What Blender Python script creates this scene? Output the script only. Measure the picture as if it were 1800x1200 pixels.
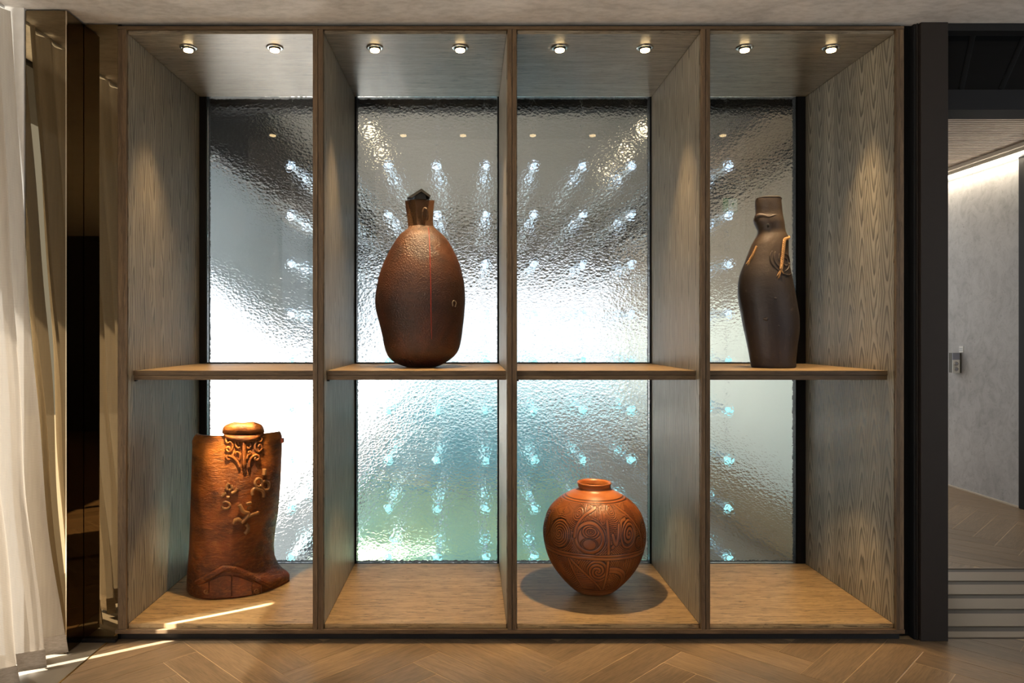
import bpy, math, random
import numpy as np
from mathutils import Vector

random.seed(7)
RNG = np.random.default_rng(11)
S = bpy.context.scene
for o in list(bpy.data.objects):
    bpy.data.objects.remove(o)

# ------------------------------------------------------------------ camera, world, sun, exposure
F = 1290.0            # focal length in pixels of the 1800 x 1200 frame
CX, CY = 826.0, 588.0  # principal point (shift lens)
EYE = 1.295
YF = 3.096            # front plane of the cabinet
cam_d = bpy.data.cameras.new('camera')
cam_d.sensor_width = 36.0
cam_d.lens = F * 36.0 / 1800.0
cam_d.shift_x = (900 - CX) / 1800.0
cam_d.shift_y = -(600 - CY) / 1800.0
cam_d.clip_start = 0.05
cam = bpy.data.objects.new('camera', cam_d)
cam.location = (0, 0, EYE)
cam.rotation_euler = (math.pi / 2, 0, 0)
S.collection.objects.link(cam)
S.camera = cam

W = bpy.data.worlds.new('sky')
S.world = W
W.use_nodes = True
bg = W.node_tree.nodes['Background']
bg.inputs[0].default_value = (0.86, 0.93, 1.0, 1)
bg.inputs[1].default_value = 0.74

SUN_DIR = Vector((0.86, 0.50, -1.22)).normalized()
sun_d = bpy.data.lights.new('sun', 'SUN')
sun_d.energy = 22.0
sun_d.angle = math.radians(0.6)
sun_d.color = (1.0, 0.92, 0.81)
sun = bpy.data.objects.new('sun', sun_d)
sun.rotation_euler = SUN_DIR.to_track_quat('-Z', 'Y').to_euler()
sun.location = (-6, -2, 8)
S.collection.objects.link(sun)

S.view_settings.view_transform = 'Standard'
S.view_settings.look = 'None'
S.view_settings.gamma = 1.0
S.view_settings.use_curve_mapping = False
S.view_settings.exposure = 1.05
S.cycles.use_denoising = True
S.cycles.sample_clamp_indirect = 4.0
S.cycles.max_bounces = 12
S.cycles.diffuse_bounces = 4
S.cycles.transmission_bounces = 12
S.cycles.transparent_max_bounces = 16


def wx(px, Y=YF):
    return (px - CX) * Y / F


def wz(py, Y=YF):
    return EYE + (CY - py) * Y / F


# ------------------------------------------------------------------ materials
class NT:
    def __init__(self, name):
        self.m = bpy.data.materials.new(name)
        self.m.use_nodes = True
        self.t = self.m.node_tree
        self.b = self.t.nodes['Principled BSDF']
        self.out = self.t.nodes['Material Output']

    def n(self, typ, **kw):
        nd = self.t.nodes.new(typ)
        for k, v in kw.items():
            setattr(nd, k, v)
        return nd

    def link(self, a, b):
        self.t.links.new(a, b)

    def math(self, op, a, b=None, clamp=False):
        nd = self.n('ShaderNodeMath', operation=op, use_clamp=clamp)
        for i, v in enumerate((a, b)):
            if v is None:
                continue
            if isinstance(v, (int, float)):
                nd.inputs[i].default_value = v
            else:
                self.link(v, nd.inputs[i])
        return nd.outputs[0]

    def ramp(self, fac, stops, interp='LINEAR'):
        r = self.n('ShaderNodeValToRGB')
        r.color_ramp.interpolation = interp
        el = r.color_ramp.elements
        while len(el) < len(stops):
            el.new(0.5)
        for e, (p, c) in zip(el, stops):
            e.position = p
            e.color = (c[0], c[1], c[2], 1) if not isinstance(c, (int, float)) else (c, c, c, 1)
        self.link(fac, r.inputs[0])
        return r.outputs[0]

    def coords(self, kind='Object', scale=(1, 1, 1), loc=(0, 0, 0)):
        tc = self.n('ShaderNodeTexCoord')
        mp = self.n('ShaderNodeMapping')
        mp.inputs['Scale'].default_value = scale
        mp.inputs['Location'].default_value = loc
        self.link(tc.outputs[kind], mp.inputs[0])
        return mp.outputs[0]

    def noise(self, vec, scale, detail=4, rough=0.55, dist=0.0):
        nd = self.n('ShaderNodeTexNoise')
        nd.inputs['Scale'].default_value = scale
        nd.inputs['Detail'].default_value = detail
        nd.inputs['Roughness'].default_value = rough
        nd.inputs['Distortion'].default_value = dist
        if vec is not None:
            self.link(vec, nd.inputs['Vector'])
        return nd.outputs[0]

    def mix(self, fac, a, b, mode='MIX'):
        nd = self.n('ShaderNodeMix', data_type='RGBA', blend_type=mode)
        for s, v in ((nd.inputs[0], fac), (nd.inputs[6], a), (nd.inputs[7], b)):
            if isinstance(v, (int, float)):
                s.default_value = v
            elif isinstance(v, tuple):
                s.default_value = (v[0], v[1], v[2], 1)
            else:
                self.link(v, s)
        return nd.outputs[2]

    def bump(self, h, strength=0.3, dist=0.01):
        nd = self.n('ShaderNodeBump')
        nd.inputs['Strength'].default_value = strength
        nd.inputs['Distance'].default_value = dist
        self.link(h, nd.inputs['Height'])
        self.link(nd.outputs[0], self.b.inputs['Normal'])
        return nd

    def set(self, **kw):
        for k, v in kw.items():
            k = k.replace('_', ' ')
            s = self.b.inputs[k]
            if isinstance(v, tuple):
                s.default_value = (v[0], v[1], v[2], 1)
            elif isinstance(v, (int, float)):
                s.default_value = v
            else:
                self.link(v, s)
        return self


def plain(name, col, rough=0.5, metal=0.0, var=0.12, scale=20.0, spec=0.5):
    m = NT(name)
    v = m.noise(m.coords(), scale, 4)
    c = m.mix(m.math('MULTIPLY', v, 1.0), tuple(x * (1 - var) for x in col), tuple(min(1, x * (1 + var)) for x in col))
    m.set(Base_Color=c, Roughness=rough, Metallic=metal, Specular_IOR_Level=spec)
    return m.m


def emit(name, col, strength):
    m = NT(name)
    m.set(Base_Color=col, Emission_Color=col, Emission_Strength=strength, Roughness=0.3)
    return m.m


def straight_wood(name, light, dark, axis='x', fleck=0.5, rough=0.42, scale=1.0, rand=0.25):
    """oak with grain running along one axis, pores and scattered dark flecks"""
    m = NT(name)
    sc = {'x': (1, 12, 12), 'y': (12, 1, 12), 'z': (12, 12, 1)}[axis]
    info = m.n('ShaderNodeObjectInfo')
    tc = m.n('ShaderNodeTexCoord')
    add = m.n('ShaderNodeVectorMath', operation='ADD')
    mul = m.n('ShaderNodeVectorMath', operation='SCALE')
    mul.inputs[0].default_value = (7.1, 5.3, 3.7)
    m.link(info.outputs['Random'], mul.inputs['Scale'])
    m.link(tc.outputs['Object'], add.inputs[0])
    m.link(mul.outputs[0], add.inputs[1])
    mp = m.n('ShaderNodeMapping')
    mp.inputs['Scale'].default_value = tuple(s * scale for s in sc)
    m.link(add.outputs[0], mp.inputs[0])
    v = mp.outputs[0]
    g = m.noise(v, 3.0, 6, 0.62, 0.6)
    fine = m.noise(v, 18.0, 3, 0.6)
    fl = m.noise(v, 7.5, 4, 0.65, 1.6)
    base = m.ramp(g, [(0.28, dark), (0.5, tuple(0.5 * (a + b) for a, b in zip(light, dark))), (0.68, light)])
    f2 = m.ramp(fine, [(0.35, 0.72), (0.6, 1.0)])
    c = m.mix(1.0, base, f2, 'MULTIPLY')
    flm = m.ramp(fl, [(0.55, 1.0), (0.60, 1 - fleck), (0.68, 1 - 0.6 * fleck)])
    c = m.mix(1.0, c, flm, 'MULTIPLY')
    rv = m.math('ADD', m.math('MULTIPLY', info.outputs['Random'], 2 * rand), 1 - rand)
    c = m.mix(1.0, c, rv, 'MULTIPLY')
    m.set(Base_Color=c, Roughness=rough, Specular_IOR_Level=0.4)
    m.bump(fine, 0.12, 0.002)
    return m.m


def veneer(name, light, grey, line, width, k=0.42, freq=15.0, z0=0.35):
    """one leaf of crown-cut veneer: nested arches (cathedrals) along z, centred in the leaf"""
    m = NT(name)
    info = m.n('ShaderNodeObjectInfo')
    rnd = info.outputs['Random']
    tc = m.n('ShaderNodeTexCoord')
    sep = m.n('ShaderNodeSeparateXYZ')
    m.link(tc.outputs['Object'], sep.inputs[0])
    off = m.n('ShaderNodeCombineXYZ')
    m.link(m.math('MULTIPLY', rnd, 31.0), off.inputs[0])
    add = m.n('ShaderNodeVectorMath', operation='ADD')
    m.link(tc.outputs['Object'], add.inputs[0])
    m.link(off.outputs[0], add.inputs[1])
    mp = m.n('ShaderNodeMapping')
    mp.inputs['Scale'].default_value = (1, 10, 2.2)
    m.link(add.outputs[0], mp.inputs[0])
    nz = m.noise(mp.outputs[0], 2.2, 3, 0.5)
    mp2 = m.n('ShaderNodeMapping')
    mp2.inputs['Scale'].default_value = (1, 60, 1.6)
    m.link(add.outputs[0], mp2.inputs[0])
    fine = m.noise(mp2.outputs[0], 4.0, 4, 0.65)
    u = m.math('ABSOLUTE', m.math('ADD', m.math('MULTIPLY', sep.outputs[1], 2.0 / width),
                                  m.math('MULTIPLY', m.math('SUBTRACT', nz, 0.5), 0.45)))
    zz = m.math('ABSOLUTE', m.math('SUBTRACT', sep.outputs[2], m.math('ADD', m.math('MULTIPLY', rnd, 0.9), z0 - 0.45)))
    up = m.math('POWER', u, 1.45)
    f = m.math('SUBTRACT', zz, m.math('MULTIPLY', up, k))
    f = m.math('ADD', m.math('MULTIPLY', f, freq), m.math('MULTIPLY', nz, 1.3))
    saw = m.math('FRACT', f)
    ln = m.ramp(saw, [(0.0, 1.0), (0.16, 0.85), (0.42, 0.22), (0.80, 0.0), (0.94, 0.25), (1.0, 1.0)])
    tone = m.ramp(m.math('FRACT', m.math('MULTIPLY', rnd, 7.77)), [(0.0, grey), (1.0, light)])
    tone = m.mix(m.math('MULTIPLY', fine, 0.9), tone, m.mix(0.5, tone, line))
    c = m.mix(m.math('MULTIPLY', ln, 0.92), tone, line)
    m.set(Base_Color=c, Roughness=0.48, Specular_IOR_Level=0.4)
    m.bump(fine, 0.10, 0.002)
    return m.m


M = {}
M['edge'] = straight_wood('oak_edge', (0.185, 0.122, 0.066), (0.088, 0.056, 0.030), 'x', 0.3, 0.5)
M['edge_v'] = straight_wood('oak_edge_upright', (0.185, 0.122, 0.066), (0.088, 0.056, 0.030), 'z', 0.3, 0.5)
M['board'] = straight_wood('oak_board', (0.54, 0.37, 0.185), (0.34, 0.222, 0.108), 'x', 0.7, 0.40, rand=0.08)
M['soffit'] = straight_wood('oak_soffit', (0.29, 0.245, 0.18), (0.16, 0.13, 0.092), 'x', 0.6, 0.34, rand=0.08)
M['plank'] = straight_wood('oak_floor', (0.235, 0.162, 0.096), (0.165, 0.112, 0.065), 'x', 0.2, 0.36, scale=0.8, rand=0.16)
LEAF_W = 0.1018
M['leaf'] = veneer('oak_veneer', (0.46, 0.405, 0.30), (0.27, 0.245, 0.19), (0.060, 0.050, 0.036), LEAF_W, 0.30, 8.5)
M['leaf_soft'] = veneer('oak_veneer_quiet', (0.36, 0.31, 0.225), (0.29, 0.252, 0.188), (0.085, 0.070, 0.050), LEAF_W * 1.2, 1.0, 3.6, 0.1)
M['black'] = plain('black_steel', (0.006, 0.0065, 0.008), 0.5, spec=0.25)
M['plinth'] = plain('dark_plinth', (0.012, 0.012, 0.013), 0.5)
M['column'] = plain('dark_bronze_paint', (0.027, 0.0215, 0.0185), 0.6, spec=0.25)
M['recess'] = plain('charcoal_paint', (0.012, 0.0125, 0.0135), 0.6, spec=0.25)
M['gap'] = plain('floor_joint', (0.42, 0.30, 0.17), 0.6)
M['stone'] = plain('grey_floor_tile', (0.135, 0.115, 0.088), 0.4, var=0.2, scale=6)
M['brass'] = plain('brass_strip', (0.62, 0.42, 0.14), 0.28, 1.0)
M['chrome'] = plain('brushed_chrome', (0.55, 0.55, 0.54), 0.25, 1.0)
M['black_trim'] = plain('gunmetal_trim', (0.10, 0.10, 0.10), 0.35, 0.8)
M['lamp'] = emit('lamp_lens', (1.0, 0.72, 0.36), 9.0)
M['white_plastic'] = plain('white_plastic', (0.75, 0.75, 0.73), 0.4)
M['grey_plastic'] = plain('blue_grey_plastic', (0.26, 0.28, 0.36), 0.35)
M['dark_plastic'] = plain('dark_plastic', (0.09, 0.085, 0.07), 0.4)
M['cream'] = plain('cream_profile', (0.60, 0.52, 0.42), 0.45)
M['led'] = emit('led_strip', (1.0, 0.90, 0.74), 7.0)
M['g_pave'] = plain('bounce_paving', (0.42, 0.41, 0.39), 0.7)
M['g_wood'] = plain('side_room_floor', (0.2, 0.14, 0.085), 0.5)
M['pale_wall'] = plain('pale_room_wall', (0.55, 0.52, 0.48), 0.7)
M['dark_wall'] = plain('dark_room_wall', (0.035, 0.032, 0.028), 0.7)

m = NT('plaster_ceiling')
n1 = m.noise(m.coords(scale=(1, 2.4, 1)), 2.2, 8, 0.65, 0.8)
n2 = m.noise(m.coords(scale=(1, 2, 1)), 22, 4, 0.6)
c = m.ramp(n1, [(0.32, (0.50, 0.485, 0.465)), (0.52, (0.68, 0.665, 0.645)), (0.70, (0.80, 0.785, 0.765))])
c = m.mix(0.35, c, m.ramp(n2, [(0.38, (0.46, 0.445, 0.425)), (0.58, (0.76, 0.745, 0.725))]))
m.set(Base_Color=c, Roughness=0.75)
m.bump(n2, 0.15, 0.004)
M['ceiling'] = m.m

m = NT('concrete_plaster')
n1 = m.noise(m.coords(), 1.6, 8, 0.65, 0.7)
n2 = m.noise(m.coords(scale=(1, 1, 0.8)), 9, 8, 0.7, 1.5)
n3 = m.noise(m.coords(), 40, 4, 0.7)
c = m.ramp(n1, [(0.3, (0.35, 0.35, 0.352)), (0.5, (0.52, 0.52, 0.525)), (0.72, (0.62, 0.62, 0.625))])
c = m.mix(0.4, c, m.ramp(n2, [(0.38, (0.28, 0.28, 0.28)), (0.52, (0.45, 0.45, 0.45)), (0.7, (0.56, 0.56, 0.56))]))
c = m.mix(1.0, c, m.ramp(n3, [(0.30, 0.72), (0.40, 1.0)]), 'MULTIPLY')
m.set(Base_Color=c, Roughness=0.7)
m.bump(n3, 0.2, 0.004)
M['concrete'] = m.m

m = NT('bronze_mirror')
m.set(Base_Color=(0.19, 0.145, 0.085), Metallic=1.0, Roughness=0.015)
M['mirror'] = m.m
M['bevel'] = plain('mirror_bevel', (0.75, 0.68, 0.55), 0.15, 1.0)

# sheer linen
m = NT('sheer_linen')
tc = m.n('ShaderNodeTexCoord')
w1 = m.n('ShaderNodeTexWave', bands_direction='Z')
w1.inputs['Scale'].default_value = 70
w1.inputs['Distortion'].default_value = 1.5
m.link(tc.outputs['Object'], w1.inputs['Vector'])
w2 = m.noise(m.coords(scale=(1, 1, 0.05)), 90, 3)
thread = m.math('ADD', m.math('MULTIPLY', w1.outputs['Fac'], 0.5), m.math('MULTIPLY', w2, 0.5))
colr = m.ramp(thread, [(0.2, (0.36, 0.315, 0.255)), (0.8, (0.51, 0.455, 0.385))])
dif = m.n('ShaderNodeBsdfDiffuse')
trl = m.n('ShaderNodeBsdfTranslucent')
trn = m.n('ShaderNodeBsdfTransparent')
m.link(colr, dif.inputs[0])
m.link(colr, trl.inputs[0])
mx1 = m.n('ShaderNodeMixShader')
mx1.inputs[0].default_value = 0.17
m.link(dif.outputs[0], mx1.inputs[1])
m.link(trl.outputs[0], mx1.inputs[2])
mx2 = m.n('ShaderNodeMixShader')
m.link(m.ramp(thread, [(0.3, 0.09), (0.7, 0.02)]), mx2.inputs[0])
m.link(mx1.outputs[0], mx2.inputs[1])
m.link(trn.outputs[0], mx2.inputs[2])
m.link(mx2.outputs[0], m.out.inputs['Surface'])
M['sheer'] = m.m

m = NT('linen_hem')
cc = m.ramp(m.noise(m.coords(scale=(1, 1, 4)), 60, 3), [(0.3, (0.40, 0.34, 0.27)), (0.7, (0.54, 0.47, 0.39))])
m.set(Base_Color=cc, Roughness=0.9)
M['hem'] = m.m

# panes: smooth towards the room, hammered on the far side
m = NT('pane_smooth')
m.set(Base_Color=(0.97, 0.985, 0.985), Roughness=0.0, IOR=1.5, Transmission_Weight=1.0)
M['pane_smooth'] = m.m
m = NT('pane_hammered')
m.set(Base_Color=(0.97, 0.985, 0.985), Roughness=0.10, IOR=1.5, Transmission_Weight=1.0)
vo = m.n('ShaderNodeTexVoronoi', feature='SMOOTH_F1')
vo.inputs['Scale'].default_value = 58.0
vo.inputs['Smoothness'].default_value = 0.55
vo.inputs['Randomness'].default_value = 1.0
dn = m.n('ShaderNodeTexNoise')
dn.inputs['Scale'].default_value = 30
cvec = m.coords(scale=(1, 1, 1.25))
m.link(cvec, dn.inputs['Vector'])
ad = m.n('ShaderNodeVectorMath', operation='MULTIPLY_ADD')
m.link(dn.outputs['Color'], ad.inputs[0])
ad.inputs[1].default_value = (0.02, 0.02, 0.02)
m.link(cvec, ad.inputs[2])
m.link(ad.outputs[0], vo.inputs['Vector'])
ve = m.n('ShaderNodeTexVoronoi', feature='DISTANCE_TO_EDGE')
ve.inputs['Scale'].default_value = 58.0
m.link(ad.outputs[0], ve.inputs['Vector'])
eg = m.ramp(ve.outputs['Distance'], [(0.0, 0.0), (0.13, 1.0)], 'EASE')
m.bump(m.math('ADD', vo.outputs['Distance'], m.math('MULTIPLY', eg, -0.20)), 1.0, 0.0012)
M['pane_hammered'] = m.m

m = NT('smoked_glass')
m.set(Base_Color=(0.004, 0.0045, 0.005), Roughness=0.06, Specular_IOR_Level=0.15)
M['smoked'] = m.m

m = NT('rod_frosted')
dif = m.n('ShaderNodeBsdfDiffuse')
dif.inputs[0].default_value = (0.78, 0.90, 1.0, 1)
trl = m.n('ShaderNodeBsdfTranslucent')
trl.inputs[0].default_value = (0.78, 0.90, 1.0, 1)
trn = m.n('ShaderNodeBsdfTransparent')
a1 = m.n('ShaderNodeMixShader'); a1.inputs[0].default_value = 0.5
a2 = m.n('ShaderNodeMixShader'); a2.inputs[0].default_value = 0.35
m.link(dif.outputs[0], a1.inputs[1]); m.link(trl.outputs[0], a1.inputs[2])
m.link(a1.outputs[0], a2.inputs[1]); m.link(trn.outputs[0], a2.inputs[2])
m.link(a2.outputs[0], m.out.inputs['Surface'])
M['rod'] = m.m
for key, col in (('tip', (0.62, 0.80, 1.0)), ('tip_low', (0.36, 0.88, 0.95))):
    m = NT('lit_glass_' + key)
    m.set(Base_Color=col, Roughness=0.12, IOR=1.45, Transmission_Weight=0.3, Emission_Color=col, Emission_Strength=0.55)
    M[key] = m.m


# ------------------------------------------------------------------ mesh helpers
def link(o, parent=None):
    S.collection.objects.link(o)
    if parent is not None:
        o.parent = parent
    return o


def worldloc(p):
    v = Vector((0, 0, 0))
    while p is not None:
        v += Vector(p.location)
        p = p.parent
    return v


def tag(o, label=None, cat=None, group=None, kind=None):
    if label: o['label'] = label
    if cat: o['category'] = cat
    if group: o['group'] = group
    if kind: o['kind'] = kind
    return o


def thing(name, loc, label, cat, group=None, kind=None):
    e = bpy.data.objects.new(name, None)
    e.empty_display_size = 0.05
    e.location = loc
    link(e)
    return tag(e, label, cat, group, kind)


def mesh_obj(name, V, Fc, mat, parent=None, smooth=False, origin=None):
    """V in world coordinates; the object's origin is `origin` (world) or the parent's place"""
    pw = worldloc(parent) if parent is not None else Vector((0, 0, 0))
    ow = Vector(origin) if origin is not None else pw
    V = np.asarray(V, dtype=float) - np.array(ow)
    me = bpy.data.meshes.new(name)
    me.from_pydata(V.tolist(), [], Fc)
    if isinstance(mat, (list, tuple)):
        for q in mat: me.materials.append(q)
    else:
        me.materials.append(mat)
    if smooth:
        me.polygons.foreach_set('use_smooth', [True] * len(me.polygons))
    me.update()
    o = bpy.data.objects.new(name, me)
    o.location = ow - pw
    return link(o, parent)


BF = [(0, 3, 2, 1), (4, 5, 6, 7), (0, 1, 5, 4), (1, 2, 6, 5), (2, 3, 7, 6), (3, 0, 4, 7)]


def boxv(x0, x1, y0, y1, z0, z1):
    return [(x0, y0, z0), (x1, y0, z0), (x1, y1, z0), (x0, y1, z0), (x0, y0, z1), (x1, y0, z1), (x1, y1, z1), (x0, y1, z1)]


def box(name, x0, x1, y0, y1, z0, z1, mat, parent=None, bevel=0.0, center=True):
    o = mesh_obj(name, boxv(x0, x1, y0, y1, z0, z1), BF, mat, parent,
                 origin=((x0 + x1) / 2, (y0 + y1) / 2, (z0 + z1) / 2) if center else None)
    if bevel > 0:
        b = o.modifiers.new('bevel', 'BEVEL')
        b.width = bevel
        b.segments = 2
        b.limit_method = 'ANGLE'
    return o


def struct(o):
    o['kind'] = 'structure'
    return o


def grid_faces(nu, nv, wrap=False):
    f = []
    for j in range(nv - 1):
        for i in range(nu if wrap else nu - 1):
            i2 = (i + 1) % nu
            f.append((j * nu + i, j * nu + i2, (j + 1) * nu + i2, (j + 1) * nu + i))
    return f


def catmull(P, n):
    P = [np.array(p, float) for p in P]
    if len(P) < 3:
        return [P[0] + (P[-1] - P[0]) * k / n for k in range(n + 1)]
    Q = [2 * P[0] - P[1]] + P + [2 * P[-1] - P[-2]]
    out = []
    for i in range(1, len(Q) - 2):
        for k in range(n):
            t = k / n
            a, b, c, d = Q[i - 1:i + 3]
            out.append(0.5 * ((2 * b) + (-a + c) * t + (2 * a - 5 * b + 4 * c - d) * t * t + (-a + 3 * b - 3 * c + d) * t ** 3))
    out.append(P[-1])
    return out


def tube_geo(P, R, ns=10, flat=1.0, up=(0, -1, 0)):
    """swept tube; flat squeezes it along `up`"""
    P = [np.array(p, float) for p in P]
    n = len(P)
    V, Fc = [], []
    upv = np.array(up, float)
    for i in range(n):
        t = P[min(i + 1, n - 1)] - P[max(i - 1, 0)]
        t /= (np.linalg.norm(t) + 1e-9)
        s = np.cross(t, upv)
        if np.linalg.norm(s) < 1e-4:
            s = np.cross(t, (1, 0, 0.3))
        s /= np.linalg.norm(s)
        w = np.cross(s, t)
        r = R[i] if hasattr(R, '__len__') else R
        for k in range(ns):
            a = 2 * math.pi * k / ns
            V.append(P[i] + s * r * math.cos(a) + w * r * flat * math.sin(a))
    Fc = grid_faces(ns, n, True)
    Fc.append(tuple(range(ns - 1, -1, -1)))
    Fc.append(tuple(range((n - 1) * ns, n * ns)))
    return V, Fc


def tube(name, P, R, mat, parent=None, ns=10, sm=6, flat=1.0, up=(0, -1, 0)):
    n0 = len(P)
    Q = catmull(P, sm) if sm > 1 else P
    if hasattr(R, '__len__'):
        R = np.interp(np.linspace(0, n0 - 1, len(Q)), range(n0), R)
    V, Fc = tube_geo(Q, R, ns, flat, up)
    return mesh_obj(name, V, Fc, mat, parent, True)


def lathe(name, cx, cy, prof, mat, parent=None, ns=32, smooth=True):
    V = []
    for r, z in prof:
        for k in range(ns):
            a = 2 * math.pi * k / ns
            V.append((cx + r * math.cos(a), cy + r * math.sin(a), z))
    Fc = grid_faces(ns, len(prof), True)
    Fc.append(tuple(range(ns - 1, -1, -1)))
    Fc.append(tuple(range((len(prof) - 1) * ns, len(prof) * ns)))
    return mesh_obj(name, V, Fc, mat, parent, smooth)


# ------------------------------------------------------------------ the room shell
CEIL = 2.615
XL, XR, YB = -2.10, 5.2, -3.6      # left glazing, right wall, back wall
DX0, DX1 = wx(1667, 3.10), 3.70    # doorway
DOORH = wz(190, 3.10)

fl = struct(box('floor', -1.53, XR, YB, 3.30, -0.12, -0.0009, M['gap']))
struct(box('floor_tiles', XL - 0.1, -1.531, YB, 3.30, -0.12, 0.0, M['stone']))
struct(box('trim_1', -1.531, -1.525, YB, 3.12, -0.05, 0.0012, M['brass']))
struct(box('ceiling', XL - 0.1, XR, YB, 3.14, CEIL, CEIL + 0.12, M['ceiling']))
struct(box('wall_back', XL, XR, YB - 0.1, YB, 0, CEIL, M['dark_wall']))
# right wall, with an opening added behind the viewer for fill daylight
wr = struct(box('wall_right', XR, XR + 0.12, 2.6, 3.2, 0, CEIL, M['pale_wall']))
box('pier', XR, XR + 0.12, YB, -3.0, 0, CEIL, M['pale_wall'], wr)
# front wall: pieces around the cabinet and the doorway
wf = struct(box('wall_front', XL, wx(207), 3.125, 3.22, 0, 3.019, M['recess']))
box('panel', 1.84, DX0, 3.16, 3.24, 0, 3.019, M['recess'], wf)
box('panel', DX1 + 0.1, XR, 3.16, 3.26, 0, CEIL, M['recess'], wf)
box('panel', wx(207), 1.84, 3.135, 3.22, 2.598, 3.019, M['recess'], wf)
box('panel', DX0, DX1, 3.18, 3.26, CEIL - 0.02, 3.019, M['recess'], wf)

struct(box('ceiling_void', XL - 0.1, XR, 3.141, 4.019, 3.02, 3.12, M['recess']))
box('panel', 1.86, 2.13, 3.31, 3.999, 0, 3.0, M['recess'], wf)

# herringbone planks as far as the view and its reflections show them
PW, PL = 0.140, 0.70


def herringbone(parent, x0, x1, y0, y1, ztop, ox, oy):
    me = bpy.data.meshes.new('plank')
    l, w, h, b = PL / 2 - 0.0009, PW / 2 - 0.0009, 0.010, 0.0012
    V = boxv(-l, l, -w, w, -h, -b) + [(-l + b, -w + b, 0), (l - b, -w + b, 0), (l - b, w - b, 0), (-l + b, w - b, 0)]
    Fc = [(0, 3, 2, 1), (0, 1, 5, 4), (1, 2, 6, 5), (2, 3, 7, 6), (3, 0, 4, 7),
          (4, 5, 9, 8), (5, 6, 10, 9), (6, 7, 11, 10), (7, 4, 8, 11), (8, 9, 10, 11)]
    me.from_pydata(V, [], Fc)
    me.materials.append(M['plank'])
    pl = worldloc(parent)
    c45 = math.sqrt(0.5)
    for a in range(-60, 61):
        for b2 in range(-16, 17):
            bx_, by_ = a * PW + b2 * PL, a * PW - b2 * PL
            for hor in (True, False):
                u, v = (bx_ + PL / 2, by_ + PW / 2) if hor else (bx_ + PW / 2, by_ + PW + PL / 2)
                X = ox + (u - v) * c45
                Y = oy + (u + v) * c45
                r = PL * 0.36
                if x0 + r < X < x1 - r and y0 + r < Y < y1 - r:
                    o = bpy.data.objects.new('plank', me)
                    o.location = Vector((X, Y, ztop)) - pl
                    o.rotation_euler.z = math.pi / 4 if hor else -math.pi / 4
                    link(o, parent)


def clip_planks(parent, x0, x1, y0, y1, ztop, ox, oy):
    """planks cut off at the room's edges: each is clipped to the rectangle"""
    c45 = math.sqrt(0.5)
    pl = worldloc(parent)
    shared = bpy.data.meshes.new('plank')
    l, w, h, bv = PL / 2 - 0.0011, PW / 2 - 0.0011, 0.010, 0.0012
    V = boxv(-l, l, -w, w, -h, -bv) + [(-l + bv, -w + bv, 0), (l - bv, -w + bv, 0), (l - bv, w - bv, 0), (-l + bv, w - bv, 0)]
    Fc = [(0, 3, 2, 1), (0, 1, 5, 4), (1, 2, 6, 5), (2, 3, 7, 6), (3, 0, 4, 7),
          (4, 5, 9, 8), (5, 6, 10, 9), (6, 7, 11, 10), (7, 4, 8, 11), (8, 9, 10, 11)]
    shared.from_pydata(V, [], Fc)
    shared.materials.append(M['plank'])
    for a in range(-70, 71):
        for b2 in range(-14, 15):
            bx_, by_ = a * PW + b2 * PL, a * PW - b2 * PL
            for hor in (True, False):
                u, v = (bx_ + PL / 2, by_ + PW / 2) if hor else (bx_ + PW / 2, by_ + PW + PL / 2)
                X = ox + (u - v) * c45
                Y = oy + (u + v) * c45
                if not (x0 - 0.4 < X < x1 + 0.4 and y0 - 0.4 < Y < y1 + 0.4):
                    continue
                rot = math.pi / 4 if hor else -math.pi / 4
                cr, sr = math.cos(rot), math.sin(rot)
                poly = [(X + p * cr - q * sr, Y + p * sr + q * cr) for p, q in ((-l, -w), (l, -w), (l, w), (-l, w))]
                inside = all(x0 <= p[0] <= x1 and y0 <= p[1] <= y1 for p in poly)
                if inside:
                    me = shared
                else:
                    for ax, lim, sgn in ((0, x0, 1), (0, x1, -1), (1, y0, 1), (1, y1, -1)):
                        out = []
                        for i in range(len(poly)):
                            p, q = poly[i], poly[(i + 1) % len(poly)]
                            dp, dq = (p[ax] - lim) * sgn, (q[ax] - lim) * sgn
                            if dp >= 0: out.append(p)
                            if dp * dq < 0:
                                t = dp / (dp - dq)
                                out.append((p[0] + (q[0] - p[0]) * t, p[1] + (q[1] - p[1]) * t))
                        poly = out
                        if len(poly) < 3: break
                    if len(poly) < 3: continue
                    ar = 0.5 * abs(sum(poly[i][0] * poly[(i + 1) % len(poly)][1] - poly[(i + 1) % len(poly)][0] * poly[i][1] for i in range(len(poly))))
                    if ar < 0.002: continue
                    loc = [((p[0] - X) * cr + (p[1] - Y) * sr, -(p[0] - X) * sr + (p[1] - Y) * cr) for p in poly]
                    n = len(loc)
                    me = bpy.data.meshes.new('plank')
                    me.from_pydata([(p[0], p[1], -h) for p in loc] + [(p[0], p[1], 0) for p in loc], [],
                                   [tuple(range(n - 1, -1, -1)), tuple(range(n, 2 * n))] + [(i, (i + 1) % n, n + (i + 1) % n, n + i) for i in range(n)])
                    me.materials.append(M['plank'])
                o = bpy.data.objects.new('plank', me)
                o.location = Vector((X, Y, ztop)) - pl
                o.rotation_euler.z = rot
                link(o, parent)


clip_planks(fl, -1.524, 3.9, 0.7, 3.125, 0.0, -0.62, 0.13)
box('far_boards', -1.53, XR, YB, 0.69, -0.02, 0.0, M['plank'], fl)

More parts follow.
